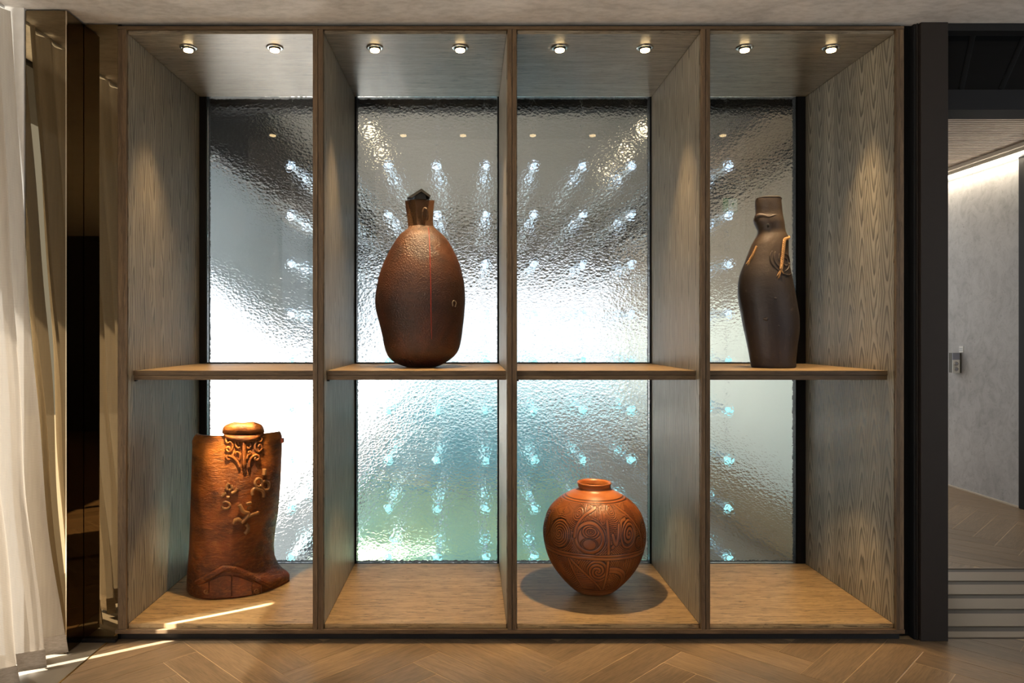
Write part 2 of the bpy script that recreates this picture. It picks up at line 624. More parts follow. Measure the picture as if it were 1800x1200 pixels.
# ------------------------------------------------------------------ passage beyond the doorway
PWX = 4.107
fp = struct(box('floor_passage', 2.0, 4.6, 3.3, 9.6, -0.12, -0.0009, M['gap']))
clip_planks(fp, 2.57, PWX, 4.075, 9.5, 0.0, 0.35, 0.05)
M['grille_bed'] = plain('grille_bed', (0.055, 0.042, 0.030), 0.7)
struct(box('floor_threshold', DX0 - 0.1, DX1 + 0.3, 3.127, 4.074, -0.012, -0.0004, M['grille_bed']))
bars = thing('floor_grille', (DX0 + 0.8, 3.6, 0), 'grey floor grille of broad bars in the doorway', 'grille')
M['bar'] = plain('grille_bar', (0.20, 0.148, 0.10), 0.5, 0.0, 0.08, 6)
ygl = [3.105, 3.225, 3.43, 3.624, 3.823, 4.025, 4.10]
for a, b in zip(ygl[:-1], ygl[1:]):
    box('bar', DX0 - 0.02, DX1 - 0.02, a + 0.030, b - 0.030, -0.0003, 0.004, M['bar'], bars, 0.001)
struct(box('wall_passage', PWX, PWX + 0.12, 5.48, 9.6, 0, 2.69, M['concrete']))
struct(box('trim_2', PWX - 0.012, PWX + 0.16, 5.40, 5.479, 0, 2.62, M['black'], None, 0.003))
struct(box('wall_side_room', PWX + 0.161, 6.4, 5.42, 5.50, 0, 2.74, M['pale_wall']))
struct(box('floor_side_room', 4.601, 6.4, 3.3, 5.42, -0.12, -0.001, M['g_wood']))
struct(box('trim_3', PWX - 0.008, PWX - 0.0005, 5.48, 9.6, 0.0, 0.012, M['cream']))
struct(box('wall_passage_left', 2.50, 2.57, 4.02, 12.0, 0, 2.8, M['concrete']))
ce = struct(box('ceiling_passage', 2.0, 5.6, 3.26, 6.62, 2.745, 2.86, M['dark_wall']))
me = bpy.data.meshes.new('slat')
me.from_pydata(boxv(-1.04, 1.04, -0.0165, 0.0165, -0.02, 0.02), [], BF)
M['slat'] = straight_wood('oak_slat', (0.42, 0.32, 0.235), (0.27, 0.20, 0.14), 'x', 0.2, 0.5, rand=0.2)
me.materials.append(M['slat'])
cl = worldloc(ce)
for k in range(70):
    o = bpy.data.objects.new('slat', me)
    o.location = Vector((3.02, 3.45 + 0.045 * k, 2.722)) - cl
    link(o, ce)

strip = thing('light_profile', (PWX - 0.03, 7.5, 2.63), 'cream light profile glowing along the top of the grey wall', 'light')
box('profile', PWX - 0.075, PWX - 0.055, 4.6, 9.5, 2.672, 2.700, M['cream'], strip)
box('profile', PWX - 0.050, PWX - 0.040, 4.6, 9.5, 2.668, 2.688, M['cream'], strip)
box('backing', PWX - 0.034, PWX - 0.001, 4.6, 9.5, 2.650, 2.690, M['cream'], strip)
box('led_strip', PWX - 0.024, PWX - 0.004, 4.6, 9.5, 2.636, 2.6495, M['led'], strip)
ld = bpy.data.lights.new('strip_light', 'AREA')
ld.shape = 'RECTANGLE'; ld.size = 0.02; ld.size_y = 4.8; ld.energy = 13.0; ld.color = (1, 0.84, 0.62)
lo = bpy.data.objects.new('strip_light', ld)
lo.location = Vector((PWX - 0.05, 7.0, 2.625)) - worldloc(strip)
lo.rotation_euler = (0, 0.35, 0)
link(lo, strip)

# intercom box and little card on the passage wall
Yi = PWX * F / (1686 - CX)
ic = thing('intercom', (PWX, Yi, wz(655, Yi)), 'small white intercom with two round buttons on the grey wall', 'intercom')
z0, z1 = wz(655, Yi), wz(620, Yi)
y0, y1 = Yi - 0.10, Yi + 0.10
# the camera sees its end, so the buttons sit on the face turned to the room
box('case', PWX - 0.055, PWX - 0.001, Yi - 0.03, Yi + 0.05, z0, z1, M['dark_plastic'], ic, 0.002)
fp_ = box('face_plate', PWX - 0.078, PWX - 0.020, Yi - 0.038, Yi - 0.0305, z0, z0 + (z1 - z0) * 0.66, M['white_plastic'], ic)
box('screen', PWX - 0.078, PWX - 0.020, Yi - 0.038, Yi - 0.0305, z0 + (z1 - z0) * 0.66, z1, M['grey_plastic'], ic)
for q in (0.20, 0.47):
    V, Fc = tube_geo([(PWX - 0.050, Yi - 0.038, z0 + (z1 - z0) * q), (PWX - 0.050, Yi - 0.045, z0 + (z1 - z0) * q)], [0.019, 0.016], 20)
    b = mesh_obj('button', V, Fc, M['chrome'], ic)
    V, Fc = tube_geo([(PWX - 0.050, Yi - 0.045, z0 + (z1 - z0) * q), (PWX - 0.050, Yi - 0.047, z0 + (z1 - z0) * q)], [0.008, 0.008], 14)
    mesh_obj('button_cap', V, Fc, M['grey_plastic'], b)
cd = thing('wall_card', (PWX, Yi - 0.02, wz(619, Yi)), 'tiny white card on the grey wall above the intercom', 'card')
box('card', PWX - 0.004, PWX - 0.0005, Yi - 0.055, Yi - 0.005, wz(619, Yi), wz(608, Yi), M['white_plastic'], cd)
for q in (0.3, 0.55):
    box('printed_line', PWX - 0.0046, PWX - 0.0041, Yi - 0.050, Yi - 0.010, wz(619 - 11 * q, Yi), wz(618.2 - 11 * q, Yi), M['grey_plastic'], cd)

# ------------------------------------------------------------------ dark column, door head and transom
col = struct(box('trim_4', wx(1619, 3.10), DX0, 3.10, 3.30, 0, CEIL, M['column'], None, 0.002))
box('stop', wx(1606, 3.12), wx(1619, 3.10) - 0.0005, 3.118, 3.159, 0, CEIL, M['recess'], col, 0.002)
box('stop', wx(1612, 3.12), wx(1615, 3.10), 3.112, 3.1175, 0, CEIL, M['column'], col)
head = struct(box('trim_5', DX0, DX1, 3.12, 3.26, DOORH, wz(157, 3.12), M['black'], None, 0.002))
struct(box('trim_6', DX0, DX1, 3.11, 3.26, wz(54, 3.11), CEIL - 0.001, M['recess']))
struct(box('trim_7', DX1, DX1 + 0.1, 3.11, 3.26, 0, CEIL, M['column']))
wn = struct(box('window_2', DX0, DX1, 3.165, 3.175, wz(157, 3.165) - 0.002, wz(54, 3.165) + 0.002, M['smoked']))
M['faint'] = plain('streak_bead_dark', (0.003, 0.003, 0.003), 0.6, spec=0.15)
# diagonal reflections in the smoked transom, put on its face as slim bars
for (a, b_) in (((1690, 157), (1712, 54)), ((1760, 157), (1800, 66))):
    p0 = (wx(a[0], 3.163), 3.163, wz(a[1], 3.163) + 0.001); p1 = (wx(b_[0], 3.163), 3.163, wz(b_[1], 3.163) - 0.001)
    V, Fc = tube_geo([p0, p1], 0.012, 6, 0.15)
    mesh_obj('reflected_streak', V, Fc, M['faint'], wn)

# ------------------------------------------------------------------ bronze mirrors at the left
mc = thing('mirrored_column', (-1.7, 3.0, 0), 'bronze mirror panels clad around the corner beside the curtain', 'mirror')
AY, BX = 2.972, -1.634
box('core', -1.80, BX - 0.008, AY + 0.008, 3.12, 0.002, CEIL - 0.008, M['black'], mc)
box('mirror_panel', -1.80, BX - 0.0035, AY, AY + 0.0075, 0.004, CEIL - 0.008, M['mirror'], mc)
box('mirror_panel', BX - 0.0075, BX, AY + 0.004, 3.112, 0.004, CEIL - 0.008, M['mirror'], mc)
box('mirror_panel', BX + 0.002, wx(206) - 0.002, 3.105, 3.112, 0.004, CEIL - 0.008, M['mirror'], mc)
box('bevelled_edge', BX - 0.0032, BX + 0.0004, AY - 0.0004, AY + 0.0038, 0.004, CEIL - 0.008, M['bevel'], mc)
box('skirting', BX + 0.001, wx(206) - 0.002, 3.085, 3.104, 0.001, 0.012, M['black'], mc)

# ------------------------------------------------------------------ glazing and sheer curtain on the left
w1_ = thing('window_3', (XL, 0, 0), 'tall left-hand glazing behind the sheer curtain', 'window', None, 'structure')
del w1_['category']
for yy in (-3.5, -1.9, -0.3, 1.3):
    box('mullion', XL - 0.06, XL, yy - 0.025, yy + 0.025, 0, CEIL, M['black'], w1_)
box('jamb', XL - 0.08, -1.802, 2.965, 3.12, 0, CEIL, M['white_plastic'], w1_)
struct(box('terrace_bounce', -10, XL - 0.09, -7, 3.25, -0.25, -0.12, M['g_pave']))  # added ground, out of view, bounces sunlight up to the ceiling
struct(box('eave', XL - 0.58, XL - 0.02, 0.7, 3.3, CEIL - 0.03, CEIL + 0.12, M['recess']))
struct(box('curtain_track', -1.90, -1.87, YB + 0.2, 2.95, CEIL - 0.012, CEIL - 0.001, M['white_plastic']))


def curtain(y0, y1, seed, ny, parent):
    rg = np.random.default_rng(seed)
    nz = 60
    ys = np.linspace(y0, y1, ny)
    zs = np.linspace(0.085, CEIL - 0.015, nz)
    V = []

    def pos(y, z):
        t = z / CEIL
        base = -1.668 - 0.195 * t ** 0.8 - 0.02 * (2.95 - y)
        ph = (y - 2.93) * 2 * math.pi / 0.135 + 0.5 * math.sin(y * 5.0 + 1.0) + 0.25 * math.sin(z * 1.4 + y * 3)
        amp = 0.044 * (0.50 + 0.60 * (1 - t)) * (0.8 + 0.25 * math.sin(y * 9.1 + 0.7))
        x = base + amp * (math.sin(ph) + 0.22 * math.sin(2 * ph + 0.8 + z)) + 0.008 * math.sin(7 * z + 11 * y) * (1 - t)
        yy = y + 0.016 * math.sin(ph * 1.0 + 1.3) * (1 - 0.4 * t) + 0.010 * math.sin(2.3 * z + 3.0 * y)
        return x, yy
    for z in zs:
        for y in ys:
            x, yy = pos(y, z)
            V.append((x, yy, z))
    cloth = mesh_obj('cloth', V, grid_faces(ny, nz), M['sheer'], parent, True)
    V = []
    zh = np.linspace(0.014, 0.0845, 5)
    for off in (0.0022, -0.0022):
        for z in zh:
            for y in ys:
                x, yy = pos(y, z)
                V.append((x + off, yy, z))
    g = grid_faces(ny, 5)
    n = ny * 5
    g = g + [tuple(i + n for i in f[::-1]) for f in g]
    g += [(i, i + n, i + 1 + n, i + 1) for i in range(ny - 1)]
    mesh_obj('hem', V, g, M['hem'], parent, True)


cu = thing('sheer_curtain', (-1.72, 1.6, 0), 'long beige linen sheer curtain hanging in folds at the left', 'curtain')
curtain(0.75, 2.852, 3, 500, cu)
curtain(2.866, 2.945, 4, 40, cu)

# ------------------------------------------------------------------ display cabinet
cb = thing('display_cabinet', (0.17, 3.5, 0.0), 'built-in oak display cabinet of four bays with shelves', 'cabinet')
XI0, XI1 = wx(222), wx(1575)
DIV = [(wx(550), wx(568)), (wx(892), wx(908)), (wx(1232), wx(1248))]
YBK = 3.924
ZF = wz(1098)            # top of the floor boards
ZT = 2.567               # underside of the top
ZTOP = wz(46)
BASE0, BASE1 = wz(1113), wz(1106)
box('plinth', wx(207), wx(1588), 3.126, 3.90, 0.0, BASE0, M['plinth'], cb)
box('base_board', wx(203), wx(1590), YF - 0.004, YBK + 0.05, BASE0, BASE1, M['edge'], cb, 0.0012)
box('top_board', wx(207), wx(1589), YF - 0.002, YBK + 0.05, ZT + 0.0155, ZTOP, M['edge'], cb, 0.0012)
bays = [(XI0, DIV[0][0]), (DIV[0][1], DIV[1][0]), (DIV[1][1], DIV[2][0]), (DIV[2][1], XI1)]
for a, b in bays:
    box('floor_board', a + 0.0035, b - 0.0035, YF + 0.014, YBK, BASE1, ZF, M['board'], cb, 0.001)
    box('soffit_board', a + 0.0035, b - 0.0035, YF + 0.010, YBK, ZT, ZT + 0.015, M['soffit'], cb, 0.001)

LEAF_H = ZT - ZF - 0.002
leaf_me = {}
for key in ('leaf', 'leaf_soft'):
    me = bpy.data.meshes.new('veneer_leaf')
    me.from_pydata(boxv(-0.0014, 0.0014, -LEAF_W / 2 + 0.0002, LEAF_W / 2 - 0.0002, -LEAF_H / 2, LEAF_H / 2), [], BF)
    me.materials.append(M[key])
    leaf_me[key] = me


def leaves(parent, x, key):
    pl = worldloc(parent)
    for k in range(8):
        o = bpy.data.objects.new('veneer_leaf', leaf_me[key])
        o.location = Vector((x, YF + 0.0122 + LEAF_W * (k + 0.5), ZF + 0.001 + LEAF_H / 2)) - pl
        link(o, parent)


# side panels: outer and inner board, veneered inside
sp = box('side_panel', wx(207), XI0 - 0.016, YF, YBK + 0.05, BASE1, ZT + 0.015, M['edge_v'], cb, 0.001)
box('inner_board', XI0 - 0.0155, XI0, YF - 0.003, YBK + 0.05, BASE1, ZT + 0.015, M['edge_v'], sp, 0.001)
leaves(sp, XI0 + 0.0016, 'leaf_soft')
sp = box('side_panel', XI1 + 0.0165, wx(1589), YF, YBK + 0.05, BASE1, ZT + 0.015, M['edge_v'], cb, 0.001)
box('inner_board', XI1, XI1 + 0.016, YF - 0.003, YBK + 0.05, BASE1, ZT + 0.015, M['edge_v'], sp, 0.001)
leaves(sp, XI1 - 0.0016, 'leaf')
for a, b in DIV:
    mid = (a + b) / 2
    dv = box('divider', mid - 0.004, mid + 0.004, YF + 0.003, YBK + 0.02, BASE1, ZT + 0.015, M['plinth'], cb)
    box('board', a, mid - 0.0011, YF - 0.003, YBK, BASE1, ZT + 0.015, M['edge_v'], dv, 0.001)
    box('board', mid + 0.0011, b, YF - 0.003, YBK, BASE1, ZT + 0.015, M['edge_v'], dv, 0.001)
    leaves(dv, a - 0.0016, 'leaf_soft')
    leaves(dv, b + 0.0016, 'leaf_soft')
YS = 3.155
ZS1, ZS0 = 1.1405, 1.1005
for a, b in bays:
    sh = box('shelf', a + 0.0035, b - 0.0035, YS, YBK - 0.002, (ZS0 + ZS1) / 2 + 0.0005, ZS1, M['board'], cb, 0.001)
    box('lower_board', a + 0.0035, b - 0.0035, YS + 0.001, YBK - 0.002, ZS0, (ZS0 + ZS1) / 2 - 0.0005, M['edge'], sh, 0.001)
    box('lipping', a + 0.0035, b - 0.0035, YS - 0.003, YS - 0.0002, (ZS0 + ZS1) / 2 + 0.0005, ZS1 - 0.0005, M['edge'], sh)
    box('support_pin', a + 0.0035, a + 0.014, YS + 0.006, YS + 0.020, ZS0 - 0.006, ZS0 - 0.0002, M['black'], sh)

# ------------------------------------------------------------------ hammered glass behind the cabinet
GY = 3.945
wn = thing('window_1', (0.17, GY, ZF), 'hammered glass window behind the display cabinet', 'window', None, 'structure')
del wn['category']
xs = [XI0 - 0.02] + [(a + b) / 2 for a, b in DIV] + [XI1 + 0.02]
fr = box('window_frame', XI0 - 0.03, XI0 + 0.040, GY - 0.018, GY + 0.045, 0.0, 2.66, M['black'], wn)
box('stile', XI1 - 0.045, XI1 + 0.03, GY - 0.018, GY + 0.045, 0.0, 2.66, M['black'], fr)
box('bead', XI1 - 0.053, XI1 - 0.0455, GY - 0.019, GY - 0.010, 0.0, 2.66, M['faint'], fr)
box('head', XI0 + 0.0405, XI1 - 0.0455, GY - 0.018, GY + 0.045, 2.574, 2.66, M['black'], fr)
box('foot', XI0 + 0.0405, XI1 - 0.0455, GY - 0.018, GY + 0.045, 0.0, ZF - 0.001, M['black'], fr)
for a, b in DIV:
    box('mullion', a - 0.011, b + 0.012, GY - 0.018, GY + 0.045, ZF - 0.0005, 2.5735, M['black'], fr)
gx = [(XI0 + 0.0405, DIV[0][0] - 0.0115), (DIV[0][1] + 0.0125, DIV[1][0] - 0.0115),
      (DIV[1][1] + 0.0125, DIV[2][0] - 0.0115), (DIV[2][1] + 0.0125, XI1 - 0.0460)]
for a, b in gx:
    box('glazing_bar', a, b, GY - 0.018, GY + 0.02, ZS0 + 0.004, ZS1 + 0.006, M['black'], fr)
for a, b in gx:
    o = mesh_obj('pane', boxv(a, b, GY, GY + 0.008, ZF - 0.0005, 2.5735), BF, [M['pane_smooth'], M['pane_hammered']], wn)
    o.data.polygons[4].material_index = 1

# ------------------------------------------------------------------ garden room beyond the glass
GX0, GX1, GZC, GZF = -1.56, 2.47, 3.0, -0.15
M['g_ceiling'] = plain('garden_ceiling', (0.135, 0.120, 0.102), 0.7)
M['g_beige'] = plain('beige_panelling', (0.20, 0.165, 0.12), 0.6)
M['g_wall'] = plain('pale_green_wall', (0.80, 0.86, 0.79), 0.6)
M['g_floor'] = plain('beige_paving', (0.38, 0.33, 0.27), 0.6, var=0.1, scale=3)
M['g_grey'] = plain('grey_paving', (0.030, 0.037, 0.041), 0.5, var=0.1, scale=3)
M['terrace'] = plain('white_terrace', (0.75, 0.75, 0.74), 0.7)
M['bulkhead'] = plain('charcoal_bulkhead', (0.005, 0.006, 0.008), 0.7, spec=0.1)
M['sail'] = plain('grey_white_canvas', (0.42, 0.45, 0.50), 0.8)
gc = struct(box('ceiling_garden', GX0 - 0.1, GX1, 5.40, 12.0, GZC, GZC + 0.1, M['g_ceiling']))
box('panel', GX0 - 0.1, GX1, 4.02, 4.40, GZC, GZC + 0.1, M['g_ceiling'], gc)
box('panel', GX0 - 0.1, -1.42, 4.401, 5.399, GZC, GZC + 0.1, M['g_ceiling'], gc)
box('panel', 0.52, GX1, 4.401, 5.399, GZC, GZC + 0.1, M['g_ceiling'], gc)
# added light well, out of view, to brighten the planting: sky light comes down, direct sun stays on its walls
lw = struct(box('wall_added_light_well', -1.50, -1.421, 4.32, 5.48, GZC + 0.101, 5.95, M['terrace']))
box('side', 0.521, 0.60, 4.32, 5.48, GZC + 0.101, 5.95, M['terrace'], lw)
box('side', -1.42, 0.52, 4.32, 4.40, GZC + 0.101, 5.95, M['terrace'], lw)
box('side', -1.42, 0.52, 5.40, 5.48, GZC + 0.101, 5.95, M['terrace'], lw)
gf = struct(box('floor_garden', GX0 - 0.1, GX1, 4.0, 12.0, GZF - 0.1, GZF, M['g_grey']))
box('paving', 1.12, GX1 - 0.001, 4.0, 12.0, GZF, GZF + 0.004, M['g_floor'], gf)
wg = struct(box('wall_garden_right', GX1, 2.499, 4.0, 12.0, GZF - 0.1, GZC, M['g_wall']))
box('panelling', GX1 - 0.02, GX1 - 0.0005, 4.02, 12.0, 1.55, 2.619, M['g_beige'], wg)
struct(box('eave_sun_block', -3.35, GX0 - 0.101, 3.5, 12.0, GZC, GZC + 0.1, M['recess']))  # added overhang, out of view, keeps direct sun off the garden floor
struct(box('trim_8', GX1 - 0.06, GX1 - 0.001, 4.02, 12.0, 2.62, GZC - 0.001, M['bulkhead']))
struct(box('trim_9', GX0 - 0.08, GX0, 4.02, 12.0, 2.42, GZC - 0.001, M['bulkhead']))
struct(box('trim_10', GX0 + 0.001, GX1 - 0.061, 4.25, 4.36, 2.606, GZC - 0.001, M['bulkhead']))
struct(box('ground', -14, GX0 - 0.101, 3.3, 22, GZF - 0.12, GZF - 0.02, M['terrace']))
M['far_pave'] = plain('blue_grey_paving', (0.045, 0.078, 0.088), 0.7, spec=0.1)
g2 = struct(box('terrace', GX0 - 0.1, 8, 12.001, 22, GZF - 0.12, GZF - 0.02, M['far_pave']))
struct(box('wall_far_header', GX0 - 0.1, GX1, 11.9, 12.0, 2.25, GZC - 0.001, M['g_ceiling']))

# sloping canvas outside the left opening
V = []
for dx0 in (0.0, -0.012):
    for k in range(13):
        y_ = 4.0 + 7.9 * k / 12
        zb = np.interp(y_, [4.0, 4.4, 7.2, 12.0], [1.98, 1.86, 1.30, 1.02])
        for q in range(5):
            V.append((GX0 - 0.10 - 0.16 * q / 4 + dx0, y_, 2.415 + (zb - 2.415) * q / 4))
g = grid_faces(5, 13)
g = g + [tuple(i + 65 for i in f[::-1]) for f in g]
sail = mesh_obj('drop_awning', V, g, M['sail'])
tag(sail, 'grey-white canvas awning hanging beyond the leftmost pane', 'awning')

# pool and lawn strips in the middle
m = NT('pool_water')
m.set(Base_Color=m.ramp(m.noise(m.coords(), 3, 4), [(0.3, (0.13, 0.52, 0.64)), (0.7, (0.30, 0.74, 0.82))]), Roughness=0.6, Specular_IOR_Level=0.1)
M['pool'] = m.m
m = NT('lawn_green')
m.set(Base_Color=m.ramp(m.noise(m.coords(), 2.6, 6, 0.65), [(0.3, (0.38, 0.72, 0.70)), (0.5, (0.58, 0.86, 0.60)), (0.7, (0.82, 0.95, 0.52))]), Roughness=0.8)
M['lawn'] = m.m
pool = thing('pool', (0.1, 9, GZF), 'pale turquoise pool of water behind the glass, beyond the lawn', 'pool')
box('water', -1.05, 1.10, 6.9, 11.8, GZF + 0.001, GZF + 0.05, M['pool'], pool)
for (a, b, c_, d) in ((-1.12, -1.051, 6.83, 11.8), (1.101, 1.118, 6.83, 11.8), (-1.05, 1.10, 6.83, 6.899)):
    box('kerb', a, b, c_, d, GZF + 0.001, GZF + 0.075, M['terrace'], pool)
nx, ny = 60, 80
V = []
for j in range(ny):
    for i in range(nx):
        X = -0.95 + 2.0 * i / (nx - 1); Y = 4.02 + 2.5 * j / (ny - 1)
        h = 0.05 + 0.03 * math.sin(3.1 * X + 2 * math.sin(1.7 * Y)) * math.sin(2.3 * Y + X) + random.random() * 0.018
        V.append((X, Y, GZF + 0.005 + h))
V = [(a, b + 0.25, c) for a, b, c in V]
lawn = mesh_obj('lawn', V, grid_faces(nx, ny), M['lawn'], None, True)
tag(lawn, 'bright green planted ground just behind the lower panes', 'lawn', None, 'stuff')

# garden-room ceiling lamps, two rows running back
spots = [(-0.624, 4.60, 'nearest pendant lamp of the left row behind the second pane'),
         (-0.624, 5.13, 'second pendant lamp of the left row behind the second pane'),
         (1.087, 4.60, 'nearest pendant lamp of the right row behind the third pane'),
         (1.087, 5.13, 'second pendant lamp of the right row behind the third pane'),
         (1.087, 5.72, 'farthest pendant lamp of the right row behind the third pane')]
M['lamp2'] = emit('garden_lamp_lens', (1.0, 0.84, 0.55), 1.6)
PZ_ = 2.58
for X, Y, lb in spots:
    t = thing('pendant_lamp', (X, Y, PZ_), lb, 'lamp', 'pendant lamps beyond the glass')
    top = GZC if X > 0.52 else 4.0
    if X < 0.52:   # these two hang from a rail across the added light well
        box('rail', -1.419, 0.519, Y - 0.01, Y + 0.01, GZC + 0.12, GZC + 0.14, M['black_trim'], t)
        top = GZC + 0.12
    lathe('stem', X, Y, [(0.004, PZ_ + 0.03), (0.004, top - 0.001)], M['black_trim'], t, 8)
    lathe('cap', X, Y, [(0.022, PZ_ + 0.018), (0.014, PZ_ + 0.036)], M['black_trim'], t, 16)
    lathe('bulb', X, Y, [(0.012, PZ_ + 0.0175), (0.026, PZ_ + 0.008), (0.031, PZ_ - 0.008), (0.024, PZ_ - 0.026), (0.008, PZ_ - 0.034)], M['lamp2'], t, 18)

# installation of glass rods on wires
rs = thing('glass_rod_screen', (0.2, 4.2, GZF), 'grid of pale blue glass rods on wires behind the hammered glass', 'art installation')
RY = 4.20
cols = [512 + 85.4 * k for k in range(10)]
rows = [292, 378, 464, 551, 636, 722, 808, 893, 980]
L = 1.9
V, Fc = tube_geo([(0, 0, 0), (0, L, 0)], 0.012, 8)
rod_me = bpy.data.meshes.new('rod'); rod_me.from_pydata([tuple(v) for v in V], [], Fc); rod_me.materials.append(M['rod'])
V, Fc = [], []
ns, nr = 12, 7
for j in range(nr):
    ph = -math.pi / 2 + math.pi * j / (nr - 1)
    for k in range(ns):
        a = 2 * math.pi * k / ns
        V.append((0.021 * max(math.cos(ph), 0.02) * math.cos(a), 0.021 * math.sin(ph), 0.021 * max(math.cos(ph), 0.02) * math.sin(a)))
Fc = grid_faces(ns, nr, True)
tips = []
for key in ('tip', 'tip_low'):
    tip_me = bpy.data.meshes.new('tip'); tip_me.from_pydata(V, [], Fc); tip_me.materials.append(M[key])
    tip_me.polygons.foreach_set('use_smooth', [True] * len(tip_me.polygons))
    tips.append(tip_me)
M['wire'] = plain('steel_wire', (0.3, 0.32, 0.34), 0.4, 0.6)
rl = worldloc(rs)
for cpx in cols:
    X = wx(cpx, RY)
    box('wire', X - 0.0008, X + 0.0008, RY + 0.034, RY + 0.0356, GZF + 0.005, GZC - 0.001, M['wire'], rs)
    for rpx in rows:
        Z = wz(rpx, RY)
        r = bpy.data.objects.new('rod', rod_me)
        r.location = Vector((X, RY, Z)) - rl
        link(r, rs)
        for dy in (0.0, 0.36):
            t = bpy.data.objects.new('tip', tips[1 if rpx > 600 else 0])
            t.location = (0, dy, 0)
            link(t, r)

# ------------------------------------------------------------------ cabinet downlights
DLX = [331, 483, 659, 809, 984, 1134, 1309, 1461]
ordn = ['first', 'second', 'third', 'fourth']
for i, px in enumerate(DLX):
    Y = 3.25
    X = wx(px, Y)
    bay = ordn[i // 2]
    lb = f'recessed downlight in the cabinet top, {"left" if i % 2 == 0 else "right"} one of the {bay} bay'
    t = thing('downlight', (X, Y, ZT), lb, 'downlight', 'recessed downlights in the cabinet top')
    lathe('trim_ring', X, Y, [(0.026, ZT - 0.004), (0.030, ZT - 0.006), (0.037, ZT - 0.004), (0.0375, ZT - 0.0005)], M['chrome'], t, 28)
    lathe('baffle', X, Y, [(0.0255, ZT - 0.002), (0.0255, ZT - 0.010), (0.0215, ZT - 0.0105)], M['black'], t, 24)
    lathe('lens', X, Y, [(0.0205, ZT - 0.0107), (0.0195, ZT - 0.018), (0.010, ZT - 0.0215)], M['lamp'], t, 24)
    sd = bpy.data.lights.new('downlight_beam', 'SPOT')
    sd.energy = 34.0
    sd.color = (1.0, 0.70, 0.38)
    sd.spot_size = math.radians(56)
    sd.spot_blend = 0.9
    sd.shadow_soft_size = 0.02
    so = bpy.data.objects.new('downlight_beam', sd)
    so.location = (0, 0, -0.03)
    so.rotation_euler = (math.radians(4), 0, 0)
    link(so, t)

# one slim puck lamp under each shelf lights the lower bay
for i, (a, b) in enumerate(bays):
    X, Y = (a + b) / 2, 3.38
    t = thing('puck_lamp', (X, Y, ZS0), f'slim puck lamp under the shelf of the {ordn[i]} bay', 'lamp', 'puck lamps under the shelves')
    lathe('case', X, Y, [(0.030, ZS0 - 0.0003), (0.031, ZS0 - 0.004), (0.027, ZS0 - 0.0045)], M['chrome'], t, 24)
    lathe('lens', X, Y, [(0.024, ZS0 - 0.0047), (0.023, ZS0 - 0.006), (0.012, ZS0 - 0.0065)], M['lamp'], t, 20)
    sd = bpy.data.lights.new('puck_beam', 'SPOT')
    sd.energy = 16.5
    sd.color = (1.0, 0.66, 0.31)
    sd.spot_size = math.radians(72)
    sd.spot_blend = 0.6
    sd.shadow_soft_size = 0.012
    so = bpy.data.objects.new('puck_beam', sd)
    so.location = (0, 0, -0.012)
    link(so, t)

# ------------------------------------------------------------------ exit sign hung behind the viewer (seen as a reflection)
ex = thing('exit_sign', (2.41, 1.09, 2.43), 'green exit sign with running figure, reflected faintly in the rightmost pane', 'sign')
M['sign_green'] = emit('sign_green', (0.05, 0.42, 0.16), 1.2)
M['sign_white'] = emit('sign_white', (0.75, 0.85, 0.78), 1.6)
sx0, sx1, sz0, sz1, sy = 2.340, 2.482, 2.425, 2.560, 1.09
box('case', sx0, sx1, sy - 0.03, sy, sz0, sz1, M['white_plastic'], ex)
box('legend', sx0 + 0.004, sx1 - 0.003, sy + 0.0004, sy + 0.002, sz0 + 0.004, sz1 - 0.004, M['sign_green'], ex)
box('legend_field', sx0 + 0.055, sx1 - 0.008, sy + 0.0022, sy + 0.003, sz0 + 0.012, sz1 - 0.012, M['sign_white'], ex)
box('hanger', 2.405, 2.415, sy - 0.02, sy - 0.01, sz1, CEIL, M['white_plastic'], ex)
fx, fz = sx0 + 0.098, sz0 + 0.068
for nm, P, R in (('head', [(0.010, 0.034), (0.010, 0.0345)], 0.007), ('torso', [(0.004, 0.024), (-0.004, -0.002)], 0.006),
                 ('arm', [(0.004, 0.020), (0.018, 0.010), (0.022, 0.014)], 0.003), ('arm', [(0.002, 0.020), (-0.014, 0.014), (-0.018, 0.004)], 0.003),
                 ('leg', [(-0.004, -0.002), (0.010, -0.014), (0.006, -0.032)], 0.004), ('leg', [(-0.004, -0.002), (-0.010, -0.020), (-0.026, -0.026)], 0.004)):
    Q = [(fx + a, sy + 0.0036, fz + b) for a, b in P]
    V, Fc = tube_geo(Q, R, 8, 0.1)
    mesh_obj('figure_' + nm, V, Fc, M['sign_green'], ex)

# ------------------------------------------------------------------ tall brown vessel on the second shelf
m = NT('brown_glaze')
cv = m.coords()
n1 = m.noise(cv, 5.0, 6, 0.6, 0.6)
n2 = m.noise(m.coords(loc=(3, 1, 2)), 2.4, 5, 0.6)
sep = m.n('ShaderNodeSeparateXYZ'); m.link(m.coords(), sep.inputs[0])
hi = m.math('ADD', m.math('MULTIPLY', sep.outputs[2], 1.15), m.math('MULTIPLY', m.math('SUBTRACT', n2, 0.5), 0.55))
c = m.ramp(hi, [(0.05, (0.085, 0.026, 0.013)), (0.35, (0.070, 0.027, 0.016)), (0.60, (0.110, 0.040, 0.018)), (0.85, (0.110, 0.056, 0.022))])
c = m.mix(m.ramp(n1, [(0.40, 0.85), (0.58, 0.0)]), c, (0.032, 0.014, 0.010))
c = m.mix(m.ramp(n2, [(0.56, 0.0), (0.74, 0.65)]), c, (0.20, 0.050, 0.014))
vor = m.n('ShaderNodeTexVoronoi'); vor.inputs['Scale'].default_value = 150
m.link(cv, vor.inputs['Vector'])
m.set(Base_Color=c, Roughness=0.42)
m.bump(vor.outputs['Distance'], 0.5, 0.004)
M['brown'] = m.m
